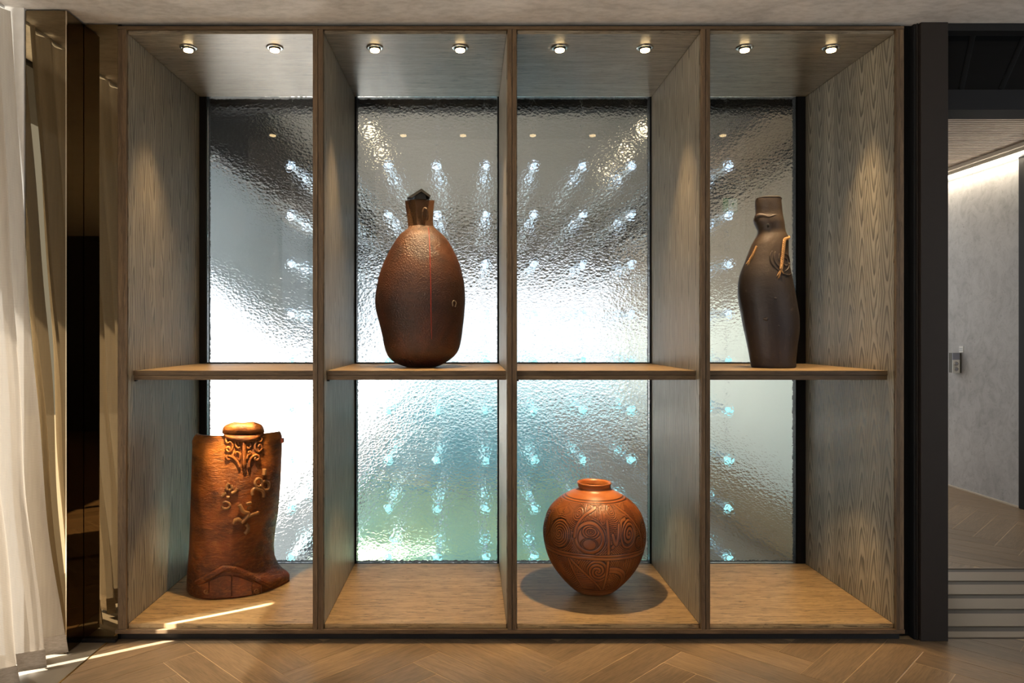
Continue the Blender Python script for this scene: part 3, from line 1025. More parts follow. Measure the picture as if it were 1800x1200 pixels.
M['red'] = plain('red_cord', (0.36, 0.032, 0.016), 0.6)
M['black_clay'] = plain('black_clay', (0.012, 0.011, 0.010), 0.55)


def profile_body(name, rows_, Y, depth, zbase, ybase, mat, parent, sc, ox, oy, ns=64, dens=5, extra=None):
    """rows: (crop_y, left, right) outlines; section is an ellipse of given depth ratio"""
    ys = np.array([r[0] for r in rows_], float)
    Ls = np.array([r[1] for r in rows_], float)
    Rs = np.array([r[2] for r in rows_], float)
    n = len(ys)
    t = np.linspace(0, n - 1, (n - 1) * dens + 1)
    P = catmull([(a, b, c) for a, b, c in zip(ys, Ls, Rs)], dens)
    V = []
    for (a, b, c) in P:
        xl, xr = wx(ox + b / sc, Y), wx(ox + c / sc, Y)
        z = wz(oy + a / sc, Y) + (zbase - wz(oy + ybase / sc, Y))
        cx, hw = (xl + xr) / 2, (xr - xl) / 2
        for k in range(ns):
            an = 2 * math.pi * k / ns
            dx, dy = math.cos(an), math.sin(an)
            if extra:
                dx, dy = extra(dx, dy, z)
            V.append((cx + hw * dx, Y + hw * depth * dy, z))
    Fc = grid_faces(ns, len(P), True)
    Fc = [f[::-1] for f in Fc]
    Fc.append(tuple(range(ns)))
    Fc.append(tuple(range(len(P) * ns - 1, (len(P) - 1) * ns - 1, -1)))
    return mesh_obj(name, V, Fc, mat, parent, True), P


YV = 3.48
vt = thing('tall_vessel', (wx(740, YV), YV, ZS1), 'tall brown gourd-shaped ceramic vessel with red stitched line, on the second shelf', 'vessel')
rowsv = [(262, 332, 472), (280, 316, 492), (310, 277, 528), (350, 248, 562), (400, 218, 590), (450, 193, 614), (500, 172, 632), (550, 156, 645), (600, 145, 654),
         (650, 136, 658), (700, 132, 659), (750, 137, 656), (800, 149, 652), (850, 162, 646), (900, 174, 640), (950, 183, 631), (990, 193, 618),
         (1020, 207, 596), (1045, 229, 566), (1066, 262, 532), (1080, 300, 500), (1086, 318, 480)]
body, PV = profile_body('body', rowsv, YV, 0.80, ZS1 + 0.0005, 1086, M['brown'], vt, 3.3333, 620, 320)


def vx(cx_): return wx(620 + cx_ / 3.3333, YV)


DZV = (ZS1 + 0.0005) - wz(320 + 1086 / 3.3333, YV)
def vz(cy_): return wz(320 + cy_ / 3.3333, YV) + DZV


# squarish flared neck, corner turned to the viewer
V = []
for cy_, l, r, k in ((285, 318, 488, 1.0), (262, 324, 474, 1.0), (235, 322, 470, 1.0), (180, 315, 473, 1.0), (112, 305, 480, 1.0), (112, 325, 462, 1.0), (150, 330, 458, 1.0)):
    xl, xr, zz = vx(l), vx(r), vz(cy_)
    cxm, hw = (xl + xr) / 2, (xr - xl) / 2
    q = [(-1.0, 0.05), (-0.25, -0.85), (-0.22, -0.87), (0.97, -0.20), (1.0, -0.12), (0.30, 0.80), (-0.3, 0.85), (-0.98, 0.15)]
    for a, b in q:
        V.append((cxm + hw * a, YV + hw * 0.8 * b, zz))
Fc = grid_faces(8, 7, True) + [tuple(range(48, 56))]
mesh_obj('neck', V, Fc, M['brown'], vt)
# black folded cap: two roof-like leaves on a small block
sec = [(328, 108), (346, 97), (408, 57), (462, 97), (455, 107), (408, 74), (352, 109)]
V = [(vx(a), YV - 0.07, vz(b)) for a, b in sec] + [(vx(a) - 0.012, YV + 0.05, vz(b) + 0.004) for a, b in sec]
Fc = [(0, 1, 6), (1, 2, 5, 6), (2, 3, 4, 5), (7, 13, 8), (8, 13, 12, 9), (9, 12, 11, 10)] + [(k, k + 7, (k + 1) % 7 + 7, (k + 1) % 7) for k in range(7)]
cap = mesh_obj('cap', V, [f[::-1] for f in Fc], M['black_clay'], vt)
V = boxv(vx(366), vx(438), YV - 0.055, YV + 0.04, vz(114), vz(80))
V = [(a + (0.012 if (k > 3 and k % 4 in (0, 3)) else -0.012 if k > 3 else 0), b, c) for k, (a, b, c) in enumerate(V)]
mesh_obj('block', V, BF, M['black_clay'], cap)


def surf_v(cx_, cy_, off=0.0):
    ys_ = [p[0] for p in PV]
    l = np.interp(cy_, ys_, [p[1] for p in PV]); r = np.interp(cy_, ys_, [p[2] for p in PV])
    c0, hw = (l + r) / 2, (r - l) / 2
    s = max(-0.98, min(0.98, (cx_ - c0) / hw))
    hwm = hw / 3.3333 * YV / F
    return (vx(cx_), YV - hwm * 0.80 * math.sqrt(1 - s * s) - off, vz(cy_))


tube('red_cord', [surf_v(a, b, 0.001) for a, b in ((446, 280), (452, 310), (457, 370), (461, 440), (464, 520), (468, 620), (469, 720), (470, 820), (472, 922))],
     [0.0017] * 8 + [0.0009], M['red'], vt, 8, 8)
tube('lug', [surf_v(424, 262, -0.006), (vx(418), YV - 0.076, vz(210)), (vx(424), YV - 0.084, vz(178)), (vx(436), YV - 0.084, vz(178)), (vx(443), YV - 0.076, vz(205)), (vx(440), YV - 0.066, vz(236))],
     0.0058, M['brown'], vt, 8, 5)
M['shell'] = plain('pale_scar', (0.24, 0.20, 0.13), 0.5)
tube('scar', [surf_v(a, b, 0.0) for a, b in ((590, 735), (588, 712), (598, 702), (608, 715), (602, 738))], 0.0028, M['shell'], vt, 6, 5)
for i, a in enumerate((285, 310, 335, 352)):
    tube('notch', [surf_v(a, 1030 + i * 4, 0.0), surf_v(a + 16, 1058 + i * 3, 0.0)], [0.0035, 0.0015], M['black_clay'], vt, 6, 3)

# ------------------------------------------------------------------ dark bottle with rope, fourth shelf
m = NT('dark_clay')
cv = m.coords()
n1 = m.noise(cv, 6.0, 6, 0.65, 0.5)
n2 = m.noise(m.coords(loc=(5, 2, 1)), 30, 5, 0.6)
sep = m.n('ShaderNodeSeparateXYZ'); m.link(m.coords(), sep.inputs[0])
hi = m.math('ADD', sep.outputs[2], m.math('MULTIPLY', m.math('SUBTRACT', n1, 0.5), 0.35))
c = m.ramp(hi, [(0.05, (0.030, 0.023, 0.026)), (0.40, (0.026, 0.019, 0.017)), (0.62, (0.055, 0.036, 0.023)), (0.80, (0.032, 0.022, 0.017))])
c = m.mix(m.ramp(n2, [(0.62, 0.0), (0.75, 0.5)]), c, (0.13, 0.095, 0.07))
m.set(Base_Color=c, Roughness=0.5)
m.bump(n1, 0.5, 0.012)
M['darkclay'] = m.m
M['rope'] = plain('tan_rope', (0.34, 0.19, 0.075), 0.85, 0, 0.3, 120)
YD = 3.44
bt = thing('dark_bottle', (wx(1358, YD), YD, ZS1), 'dark leaning clay bottle with a tan rope, on the fourth shelf', 'bottle')
rowsd = [(98, 297, 440), (112, 293, 441), (140, 293, 444), (175, 296, 447), (196, 294, 450), (208, 287, 452), (222, 284, 455), (240, 286, 458), (262, 296, 461),
         (285, 307, 465), (302, 308, 470), (318, 303, 478), (340, 290, 482), (372, 272, 482), (420, 253, 482), (470, 235, 485), (505, 220, 490), (550, 205, 499),
         (600, 197, 508), (650, 195, 517), (700, 199, 526), (750, 208, 534), (785, 215, 540), (850, 227, 543), (900, 238, 540), (950, 248, 533), (1000, 258, 528),
         (1050, 267, 524), (1076, 271, 524), (1088, 276, 520)]
body, PD = profile_body('body', rowsd, YD, 0.82, ZS1 + 0.0005, 1088, M['darkclay'], bt, 3.3333, 1240, 320, 56, 4)
DZD = (ZS1 + 0.0005) - wz(320 + 1088 / 3.3333, YD)
def dx_(c_): return wx(1240 + c_ / 3.3333, YD)
def dz_(c_): return wz(320 + c_ / 3.3333, YD) + DZD


def surf_d(cx_, cy_, off=0.0):
    ys_ = [p[0] for p in PD]
    l = np.interp(cy_, ys_, [p[1] for p in PD]); r = np.interp(cy_, ys_, [p[2] for p in PD])
    c0, hw = (l + r) / 2, (r - l) / 2
    s = max(-0.985, min(0.985, (cx_ - c0) / hw))
    hwm = hw / 3.3333 * YD / F
    return (dx_(cx_), YD - hwm * 0.82 * math.sqrt(1 - s * s) - off, dz_(cy_))


tube('rim', [surf_d(a, b, -0.004) for a, b in ((298, 104), (330, 99), (370, 99), (410, 97), (438, 100))], 0.006, M['darkclay'], bt, 8, 5)
tube('lip', [surf_d(a, b, -0.002) for a, b in ((289, 214), (305, 203), (322, 206), (345, 216), (380, 205), (420, 202))], [0.012, 0.011, 0.007, 0.005, 0.004, 0.002], M['darkclay'], bt, 8, 5)
tube('hole', [surf_d(341, 254, 0.0005), surf_d(342, 264, 0.0005), surf_d(341, 276, 0.0005)], [0.003, 0.006, 0.003], M['black_clay'], bt, 8, 4)
for arc in (((352, 415), (340, 450), (350, 495), (385, 535)), ((372, 420), (362, 455), (372, 490), (395, 515)), ((395, 430), (388, 460), (396, 485)),
            ((425, 430), (455, 440), (468, 480), (450, 515), (420, 535)), ((428, 455), (446, 465), (448, 490), (428, 500), (416, 486)), ((400, 545), (440, 556), (475, 545))):
    tube('carved_ridge', [surf_d(a, b, 0.0) for a, b in arc], [0.003] + [0.005] * (len(arc) - 2) + [0.0025], M['darkclay'], bt, 8, 6)
for a, b, r in ((310, 806, 0.013), (376, 846, 0.007), (355, 690, 0.009), (440, 900, 0.006)):
    p = surf_d(a, b, -0.003)
    tube('blister', [(p[0] - r, p[1] + 0.004, p[2]), p, (p[0] + r, p[1] + 0.004, p[2])], [r * 0.3, r * 0.8, r * 0.3], M['darkclay'], bt, 8, 4)


def rope(pts, R, parent, turns=26):
    Q = np.array(catmull(pts, 14))
    n = len(Q)
    rp = None
    for s in range(3):
        P = []
        for i in range(n):
            t = Q[min(i + 1, n - 1)] - Q[max(i - 1, 0)]
            t = t / (np.linalg.norm(t) + 1e-9)
            a = np.cross(t, (0.1, -1, 0.05)); a /= np.linalg.norm(a)
            b = np.cross(a, t)
            an = 2 * math.pi * (turns * i / n + s / 3.0)
            P.append(Q[i] + (a * math.cos(an) + b * math.sin(an)) * R * 0.55)
        V, Fc = tube_geo(P, R * 0.62, 7)
        o = mesh_obj('rope' if rp is None else 'strand', V, Fc, M['rope'], parent if rp is None else rp, True)
        rp = rp or o
    return rp


def fray(p, parent, dirs):
    for d in dirs:
        tube('frayed_end', [p, (p[0] + d[0] * 0.5, p[1] - 0.003, p[2] + d[1] * 0.5), (p[0] + d[0], p[1] - 0.004, p[2] + d[1])], [0.0035, 0.003, 0.0008], M['rope'], parent, 6, 3)


r1 = rope([surf_d(480, 326, 0.004), surf_d(455, 340, 0.008), surf_d(430, 350, 0.008), surf_d(420, 395, 0.007), surf_d(410, 445, 0.006), surf_d(400, 495, 0.006), surf_d(392, 525, 0.006)], 0.0068, bt, 9)
fray(surf_d(391, 525, 0.006), r1, ((-0.016, -0.045), (-0.008, -0.04), (0.012, -0.02), (-0.02, -0.032)))
r2 = rope([surf_d(280, 385, 0.004), surf_d(268, 412, 0.006), surf_d(256, 440, 0.006), surf_d(244, 462, 0.006)], 0.0055, bt, 5)
fray(surf_d(244, 462, 0.006), r2, ((-0.02, -0.02), (-0.012, -0.026), (-0.004, -0.024)))

# ------------------------------------------------------------------ round carved pot in the third bay
YP = 3.50
XP = wx(900 + 577 / 4, YP)
pot = thing('carved_pot', (XP, YP, ZF), 'round orange-brown pot carved with spirals and bands, in the third bay', 'pot')
m = NT('carved_terracotta')
at = m.n('ShaderNodeAttribute', attribute_name='groove')
n1 = m.noise(m.coords(), 7, 6, 0.6, 0.5)
n2 = m.noise(m.coords(), 90, 3, 0.6)
c = m.ramp(n1, [(0.3, (0.20, 0.052, 0.016)), (0.5, (0.30, 0.090, 0.024)), (0.7, (0.42, 0.150, 0.040))])
c = m.mix(m.math('MULTIPLY', at.outputs['Fac'], 0.94), c, (0.030, 0.010, 0.006))
m.set(Base_Color=c, Roughness=0.38)
m.bump(n2, 0.12, 0.002)
M['carved'] = m.m
prof = [(906, 70), (902, 95), (892, 128), (880, 150), (850, 184), (800, 232), (750, 271), (700, 303), (650, 326), (600, 342), (550, 352), (500, 357), (450, 354), (400, 343),
        (350, 325), (300, 291), (250, 236), (225, 196), (208, 166), (196, 140), (186, 124), (172, 114), (158, 115), (146, 120), (139, 119), (136, 114), (140, 107), (152, 100), (185, 102), (230, 150), (280, 210)]
PC = np.array(catmull([(a, b, 0) for a, b in prof], 16))
PYp, PRp = PC[:, 0], PC[:, 1]
scp = YP / F / 4
NU, NV = 640, len(PC)
ph = np.linspace(-math.pi, math.pi, NU, endpoint=False)
U = np.repeat((ph * 357)[None, :], NV, 0)
Vv = np.repeat(PYp[:, None], NU, 1)
ring = np.arange(NV)


def ux(x):
    return 357 * math.asin(max(-0.99, min(0.99, (x - 577) / 357.0)))


def spiral(u, v, cx_, cy_, pitch, arms=1, hand=1, sq=1.0):
    dx, dy = (u - cx_), (v - cy_) * sq
    r = np.hypot(dx, dy)
    th = np.arctan2(dy, dx)
    return r, np.cos(2 * np.pi * (r / pitch) - hand * arms * th)


def seg(u, v, p, q):
    ax, ay = p; bx_, by_ = q
    t = np.clip(((u - ax) * (bx_ - ax) + (v - ay) * (by_ - ay)) / ((bx_ - ax) ** 2 + (by_ - ay) ** 2), 0, 1)
    return np.hypot(u - ax - t * (bx_ - ax), v - ay - t * (by_ - ay))


G = np.zeros((NV, NU))
us = ((U + 560.0) % 1121.5) - 560.0


def put(mask, val):
    global G
    G = np.where(mask, val, G)


def line(d, w=2.6):
    global G
    G = np.maximum(G, np.clip(1.4 - d / w, 0, 1))


def lines_of(c, k=0.35):
    return np.clip((c - k) / 0.35, 0, 1)


upper = (Vv > 246) & (Vv < 548)
lower = (Vv > 588) & (Vv < 832)
# background: fine echo hatching round the main motifs
mot = [(ux(297), 440), (ux(485), 440), (ux(765), 425), (ux(395), 300), (ux(665), 285), (ux(895), 440), (ux(835), 490), (480, 330), (540, 450), (-520, 420), (-470, 300)]
dd = np.full((NV, NU), 1e9)
for a, b in mot:
    dd = np.minimum(dd, np.hypot(us - a, Vv - b))
put(upper, lines_of(np.cos(2 * np.pi * dd / 11.0), 0.1))
mot2 = [(ux(545), 680), (ux(640), 830), (ux(300), 640), (ux(880), 640), (450, 700), (-480, 700)]
d2 = np.full((NV, NU), 1e9)
for a, b in mot2:
    d2 = np.minimum(d2, np.hypot(us - a, Vv - b))
put(lower, lines_of(np.cos(2 * np.pi * d2 / 12.0), 0.1))
# ladder hatching at the lower right and lower left
lad = lower & (us > ux(740)) & (us < ux(860)) & (d2 > 90)
put(lad, np.maximum(lines_of(np.cos(2 * np.pi * us / 17.0), 0.2), lines_of(np.cos(2 * np.pi * Vv / 8.0), 0.4) * (np.cos(2 * np.pi * us / 34.0) > 0)))
lad = lower & (us < ux(520)) & (us > ux(380)) & (Vv > 690) & ((Vv - 590) > (us - ux(370)) * 1.05)
put(lad, np.maximum(lines_of(np.cos(2 * np.pi * Vv / 15.0), 0.3), 0))
# spirals
for cx_, cy_, R, pt, arms, hand in ((ux(297), 440, 96, 17, 2, 1), (ux(895), 440, 58, 15, 2, -1), (ux(835), 490, 40, 13, 1, 1), (ux(395), 300, 46, 14, 1, 1),
                                    (ux(665), 272, 34, 13, 1, -1), (ux(480), 268, 30, 12, 1, 1), (480, 330, 70, 16, 2, 1), (540, 460, 80, 16, 2, -1), (-520, 420, 90, 17, 2, 1)):
    r, s = spiral(us, Vv, cx_, cy_, pt, arms, hand)
    put((r < R) & upper, lines_of(s, 0.3))
    line(np.where(upper, np.abs(r - R), 99))
r, s = spiral(us, Vv, ux(545), 668, 24, 2, -1)
put((r < 84) & lower, lines_of(s, 0.35)); line(np.where(lower, np.abs(r - 84), 99))
for cx_, cy_ in ((450, 700), (-480, 700)):
    r, s = spiral(us, Vv, cx_, cy_, 22, 2, 1)
    put((r < 88) & lower, lines_of(s, 0.35))
# concentric quarter arcs, lower right
rq = np.hypot(us - ux(640), Vv - 830)
put(lower & (rq < 245) & (us > ux(628)) & (us < ux(860)) & (rq > 150) & (rq < 195), 0.0)
line(np.where(lower & (us > ux(625)), np.abs(rq - 150), 99)); line(np.where(lower & (us > ux(625)), np.abs(rq - 195), 99)); line(np.where(lower & (us > ux(625)), np.abs(rq - 172), 99), 1.6)
rr, s = spiral(us, Vv, ux(645), 800, 17, 1, 1)
put((rr < 34) & lower, lines_of(s, 0.3))
# big ring face motif
rx = np.hypot(us - ux(487), (Vv - 440) * 1.0)
put((rx < 104) & upper, 0.0)
line(np.where(upper, np.abs(rx - 104), 99)); line(np.where(upper, np.abs(rx - 80), 99))
e1 = np.hypot((us - ux(495)) / 1.45, Vv - 402)
ins = rx < 78
line(np.where(ins, np.abs(e1 - 44), 99)); line(np.where(ins & (e1 < 44), np.abs(e1 - 30), 99)); line(np.where(ins & (e1 < 30), np.abs(e1 - 17), 99)); line(np.where(ins & (e1 < 30), np.abs(e1 - 8), 99))
e2 = np.hypot((us - ux(487)) / 1.35, Vv - 482)
line(np.where(ins, np.abs(e2 - 34), 99)); line(np.where(ins & (e2 < 46), np.abs(e2 - 42), 99))
# leaf-shaped spiral, right
ca, sa = math.cos(0.5), math.sin(0.5)
du, dv_ = us - ux(765), Vv - 425
e3 = np.hypot((du * ca + dv_ * sa) * 1.0, (-du * sa + dv_ * ca) / 1.5)
put((e3 < 66) & upper, 0.0)
th3 = np.arctan2(-du * sa + dv_ * ca, du * ca + dv_ * sa)
put((e3 < 52) & upper, lines_of(np.cos(2 * np.pi * e3 / 20.0 - th3), 0.3))
line(np.where(upper, np.abs(e3 - 66), 99)); line(np.where(upper, np.abs(e3 - 52), 99))
# sweeping strap from the shoulder down to the right, and to the left
for P_ in (((730, 246), (800, 320), (850, 430), (862, 545)), ((530, 262), (440, 310), (398, 380), (392, 440)), ((640, 500), (690, 440), (720, 350), (760, 330)), ((645, 420), (665, 480), (700, 360))):
    Q = catmull([(ux(a), b, 0) for a, b in P_], 8)
    ds = np.full((NV, NU), 1e9)
    for p, q in zip(Q[:-1], Q[1:]):
        ds = np.minimum(ds, seg(us, Vv, (p[0], p[1]), (q[0], q[1])))
    put((ds < 11) & upper, 0.0)
    line(np.where(upper, np.abs(ds - 11), 99), 2.4)
# leaf on the axis
lf = np.hypot((us - ux(582)) * 2.2, Vv - 305)
put((lf < 56) & upper, 0.0); line(np.where(upper, np.abs(lf - 56), 99)); line(np.where(upper, np.abs(lf - 40), 99)); line(np.where(upper & (lf < 50), np.abs(us - ux(584)), 99), 2)
# axis band, diagonal bands
for xx in (ux(614), -480.0, 430.0):
    sel = (np.abs(us - xx) < 11) & (upper | lower)
    put(sel & (Vv > 330), 0.0)
    line(np.where((upper & (Vv > 330)) | lower, np.abs(np.abs(us - xx) - 11), 99))
for p, q in (((ux(362), 596), (ux(600), 828)), ((ux(350), 590), (ux(395), 800)), ((350, 590), (440, 828)), ((-440, 596), (-340, 828))):
    ds = seg(us, Vv, p, q)
    put((ds < 10) & lower, 0.0); line(np.where(lower, np.abs(ds - 10), 99))
# girdle and borders
put((Vv >= 548) & (Vv <= 588), 0.0)
for yy in (548, 566, 588, 832, 846, 240, 228):
    outer = np.arange(NV)[:, None] < NV - 90
    line(np.where(outer, np.abs(Vv - yy - (3 * np.sin(us / 60.0) if yy == 566 else 0)), 99), 2.8)
last = np.argmax(PYp < 137.5)
G[last:, :] = 0
put(Vv > 850, 0.0)
Rm = (PRp[:, None] - 4.2 * G) * scp
zc = wz(820 + PYp / 4, YP)
zc = zc + (ZF + 0.0008 - zc[0])
PX = XP + Rm * np.sin(ph)[None, :] * (1 + 0.0 * U)
PYY = YP - Rm * np.cos(ph)[None, :]
PZ = np.repeat(zc[:, None], NU, 1)
co = np.stack([PX, PYY, PZ], -1).reshape(-1, 3) - np.array(worldloc(pot))
idx = np.arange(NV * NU).reshape(NV, NU)
a = idx[:-1, :]; b = np.roll(idx, -1, 1)[:-1, :]; c2 = np.roll(idx, -1, 1)[1:, :]; d = idx[1:, :]
quads = np.stack([a, b, c2, d], -1).reshape(-1, 4)
me = bpy.data.meshes.new('body')
me.vertices.add(len(co)); me.vertices.foreach_set('co', co.ravel())
me.loops.add(quads.size); me.loops.foreach_set('vertex_index', quads.ravel().astype(np.int32))
me.polygons.add(len(quads)); me.polygons.foreach_set('loop_start', np.arange(0, quads.size, 4, dtype=np.int32))
me.polygons.foreach_set('loop_total', np.full(len(quads), 4, dtype=np.int32))
me.update(calc_edges=True); me.validate()
me.polygons.foreach_set('use_smooth', [True] * len(me.polygons))
atr = me.attributes.new('groove', 'FLOAT', 'POINT')
atr.data.foreach_set('value', G.ravel().astype(np.float32))
me.materials.append(M['carved'])
link(bpy.data.objects.new('body', me), pot)
lathe('foot', XP, YP, [(68 * scp, ZF + 0.0003), (72 * scp, ZF + 0.001), (60 * scp, ZF + 0.002)], M['carved'], pot, 40)

# ------------------------------------------------------------------ carved torso in the first bay
m = NT('burnt_orange_clay')
cv = m.coords()
n1 = m.noise(m.coords(scale=(1, 1, 1.6)), 5.5, 6, 0.6, 0.8)
n2 = m.noise(m.coords(scale=(3, 3, 9)), 9, 5, 0.65, 1.0)
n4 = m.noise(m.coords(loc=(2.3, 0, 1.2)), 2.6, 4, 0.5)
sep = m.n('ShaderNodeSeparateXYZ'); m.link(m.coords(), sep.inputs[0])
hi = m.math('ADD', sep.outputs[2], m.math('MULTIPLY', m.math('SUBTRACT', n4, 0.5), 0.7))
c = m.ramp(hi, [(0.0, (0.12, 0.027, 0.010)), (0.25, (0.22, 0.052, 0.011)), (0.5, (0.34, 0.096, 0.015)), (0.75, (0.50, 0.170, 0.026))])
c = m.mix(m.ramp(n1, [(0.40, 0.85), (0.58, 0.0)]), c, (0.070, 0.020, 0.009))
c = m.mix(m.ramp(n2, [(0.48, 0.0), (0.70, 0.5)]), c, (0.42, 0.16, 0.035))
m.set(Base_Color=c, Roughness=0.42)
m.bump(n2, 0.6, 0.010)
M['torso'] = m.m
m = NT('figure_clay')
m.set(Base_Color=m.ramp(m.noise(m.coords(), 30, 5, 0.6), [(0.3, (0.17, 0.070, 0.024)), (0.7, (0.38, 0.19, 0.07))]), Roughness=0.45)
M['figure'] = m.m
M['peg'] = plain('red_peg', (0.42, 0.075, 0.022), 0.5)

YK = 3.62
to = thing('carved_torso', (wx(420, YK), 3.5, ZF), 'carved orange-brown torso sculpture with lip-like collar, in the first bay', 'sculpture')
Lp = [(760, 354), (764, 349), (772, 347), (850, 345), (950, 343), (985, 340), (1010, 338), (1045, 338)]
Rp = [(760, 490), (764, 493), (775, 494), (850, 491), (900, 487), (930, 482), (960, 479), (978, 480.5), (992, 486), (1001, 495), (1006, 503), (1012, 507), (1045, 507)]
ZTS = wz(762, 3.56)


def torso_row(z):
    py = CY + (EYE - z) * F / YK
    l = wx(np.interp(py, [p[0] for p in Lp], [p[1] for p in Lp]), YK)
    r = wx(np.interp(py, [p[0] for p in Rp], [p[1] for p in Rp]), YK)
    t = (z - ZF) / (ZTS - ZF)
    bulge = 0.205 - 0.085 * t + 0.02 * math.sin(t * 3.1)
    return l, r, bulge


def torso_pt(s, z, off=0.0):
    """s in [-1,1] across the front shell"""
    l, r, b = torso_row(z)
    X = (l + r) / 2 + (r - l) / 2 * s
    yb = 3.60 + 0.045 * s
    q = max(0.0, 1 - abs(s) ** 2.3)
    return X, yb - b * q ** 0.75 - off, z


def on_torso(px, py, off=0.0):
    Y = 3.45
    for _ in range(8):
        X = wx(px, Y); z = wz(py, Y)
        z = min(max(z, ZF), ZTS + 0.03)
        l, r, b = torso_row(min(z, ZTS))
        s = max(-1, min(1, (X - (l + r) / 2) / ((r - l) / 2)))
        Y = torso_pt(s, min(z, ZTS))[1]
    Y -= off
    return (wx(px, Y), Y, wz(py, Y))


NS, NZ = 72, 70
V = []
ss = np.sin(np.linspace(-math.pi / 2, math.pi / 2, NS))
for off in (0.0, -0.022):
    for j in range(NZ):
        for i in range(NS):
            s = ss[i]
            z = ZF + 0.0006 + (ZTS - ZF) * j / (NZ - 1)
            x, y, z = torso_pt(s * (1.0 if off == 0 else 0.965), z, off)
            if off == 0:
                wob = 0.0035 * math.sin(9 * z + 4 * s) + 0.002 * math.sin(23 * z + 11 * s)
                y += wob * (1 - s * s)
            else:
                y = max(y, 3.46)
            V.append((x, y, z))
n = NS * NZ
Fc = grid_faces(NS, NZ)
Fb = [tuple(i + n for i in f[::-1]) for f in Fc]
Fe = []
for i in range(NS - 1):
    Fe.append((i, i + n, i + 1 + n, i + 1)[::1])
    k = (NZ - 1) * NS + i
    Fe.append((k, k + 1, k + 1 + n, k + n))
for j in range(NZ - 1):
    k = j * NS
    Fe.append((k, k + NS, k + NS + n, k + n))
    k = j * NS + NS - 1
    Fe.append((k, k + n, k + NS + n, k + NS))
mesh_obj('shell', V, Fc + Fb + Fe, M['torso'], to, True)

tube('upper_lip', [on_torso(a, b, 0.0) for a, b in ((393, 762), (399, 755), (412, 752.5), (427, 753), (443, 752), (455, 754), (463, 760))],
     [0.008, 0.022, 0.030, 0.028, 0.031, 0.025, 0.008], M['torso'], to, 12, 6, 0.9)
tube('mouth', [on_torso(a, b, -0.006) for a, b in ((396, 762), (412, 762), (430, 762.5), (448, 762), (461, 760))], [0.006, 0.018, 0.022, 0.018, 0.006], M['black_clay'], to, 10, 5, 0.7)
tube('lower_lip', [on_torso(a, b, 0.004) for a, b in ((394, 763), (402, 767), (416, 770), (431, 771), (446, 769), (457, 764), (463, 760))],
     [0.006, 0.013, 0.018, 0.020, 0.017, 0.011, 0.005], M['torso'], to, 12, 6, 0.9)


def k1(a, b):  # collar close-up crop
    return 380 + a / 10.91, 730 + b / 10.91


def scroll(pts, r, nm='scroll'):
    P = [on_torso(*k1(a, b), 0.003) for a, b in pts]
    R = [r] * len(P)
    R[-1] = r * 0.7
    tube(nm, P, R, M['torso'], to, 8, 5)


def sp_pts(cx_, cy_, r0, r1, a0, a1, n_=10):
    return [(cx_ + (r0 + (r1 - r0) * k / n_) * math.cos(a0 + (a1 - a0) * k / n_), cy_ + (r0 + (r1 - r0) * k / n_) * math.sin(a0 + (a1 - a0) * k / n_)) for k in range(n_ + 1)]


tube('stem', [on_torso(*k1(530, 500), 0.004), on_torso(*k1(532, 700), 0.005), on_torso(*k1(535, 1000), 0.004)], [0.0105, 0.0105, 0.0115], M['torso'], to, 4, 4)
scroll([(190, 410), (180, 470), (215, 530), (270, 500), (310, 560), (305, 640), (250, 695), (200, 670), (195, 625), (235, 610), (240, 650)], 0.0062)
scroll([(850, 400), (880, 450), (850, 505), (810, 480), (830, 450)], 0.0052)
scroll([(790, 490), (745, 560), (750, 640), (800, 690), (860, 660), (870, 600), (835, 560), (815, 590), (840, 620)], 0.0062)
scroll([(370, 500), (375, 580), (420, 630), (460, 605)], 0.0050)
scroll([(440, 500), (415, 530), (440, 560)], 0.0042)
scroll([(660, 520), (665, 580), (630, 630), (590, 610), (605, 580)], 0.0050)
scroll([(440, 860), (460, 790), (450, 730), (410, 705), (370, 715), (375, 750)], 0.0055)
scroll([(600, 830), (605, 780), (630, 750), (670, 730), (650, 690), (620, 705), (635, 735)], 0.0048)
scroll([(445, 1000), (425, 930), (370, 850), (300, 795), (225, 775), (195, 810), (230, 850), (270, 835)], 0.0066)
scroll([(628, 1000), (635, 900), (670, 820), (740, 765), (800, 770), (820, 820), (780, 860), (740, 835), (765, 805)], 0.0066)


def k2(a, b):
    return 380 + a / 8.57, 810 + b / 8.57


def stick(nm, pts, r, off=0.010, parent=None):
    P = [on_torso(*k2(a, b), off) for a, b in pts]
    n_ = len(P)
    R = [r] * n_
    return tube(nm, P, R, M['figure'], parent or to, 8, 5 if n_ > 2 else 2)


def ringp(cx_, cy_, rx_, ry_, a0=0.0, a1=2 * math.pi, n_=10):
    return [(cx_ + rx_ * math.cos(a0 + (a1 - a0) * k / n_), cy_ + ry_ * math.sin(a0 + (a1 - a0) * k / n_)) for k in range(n_ + 1)]


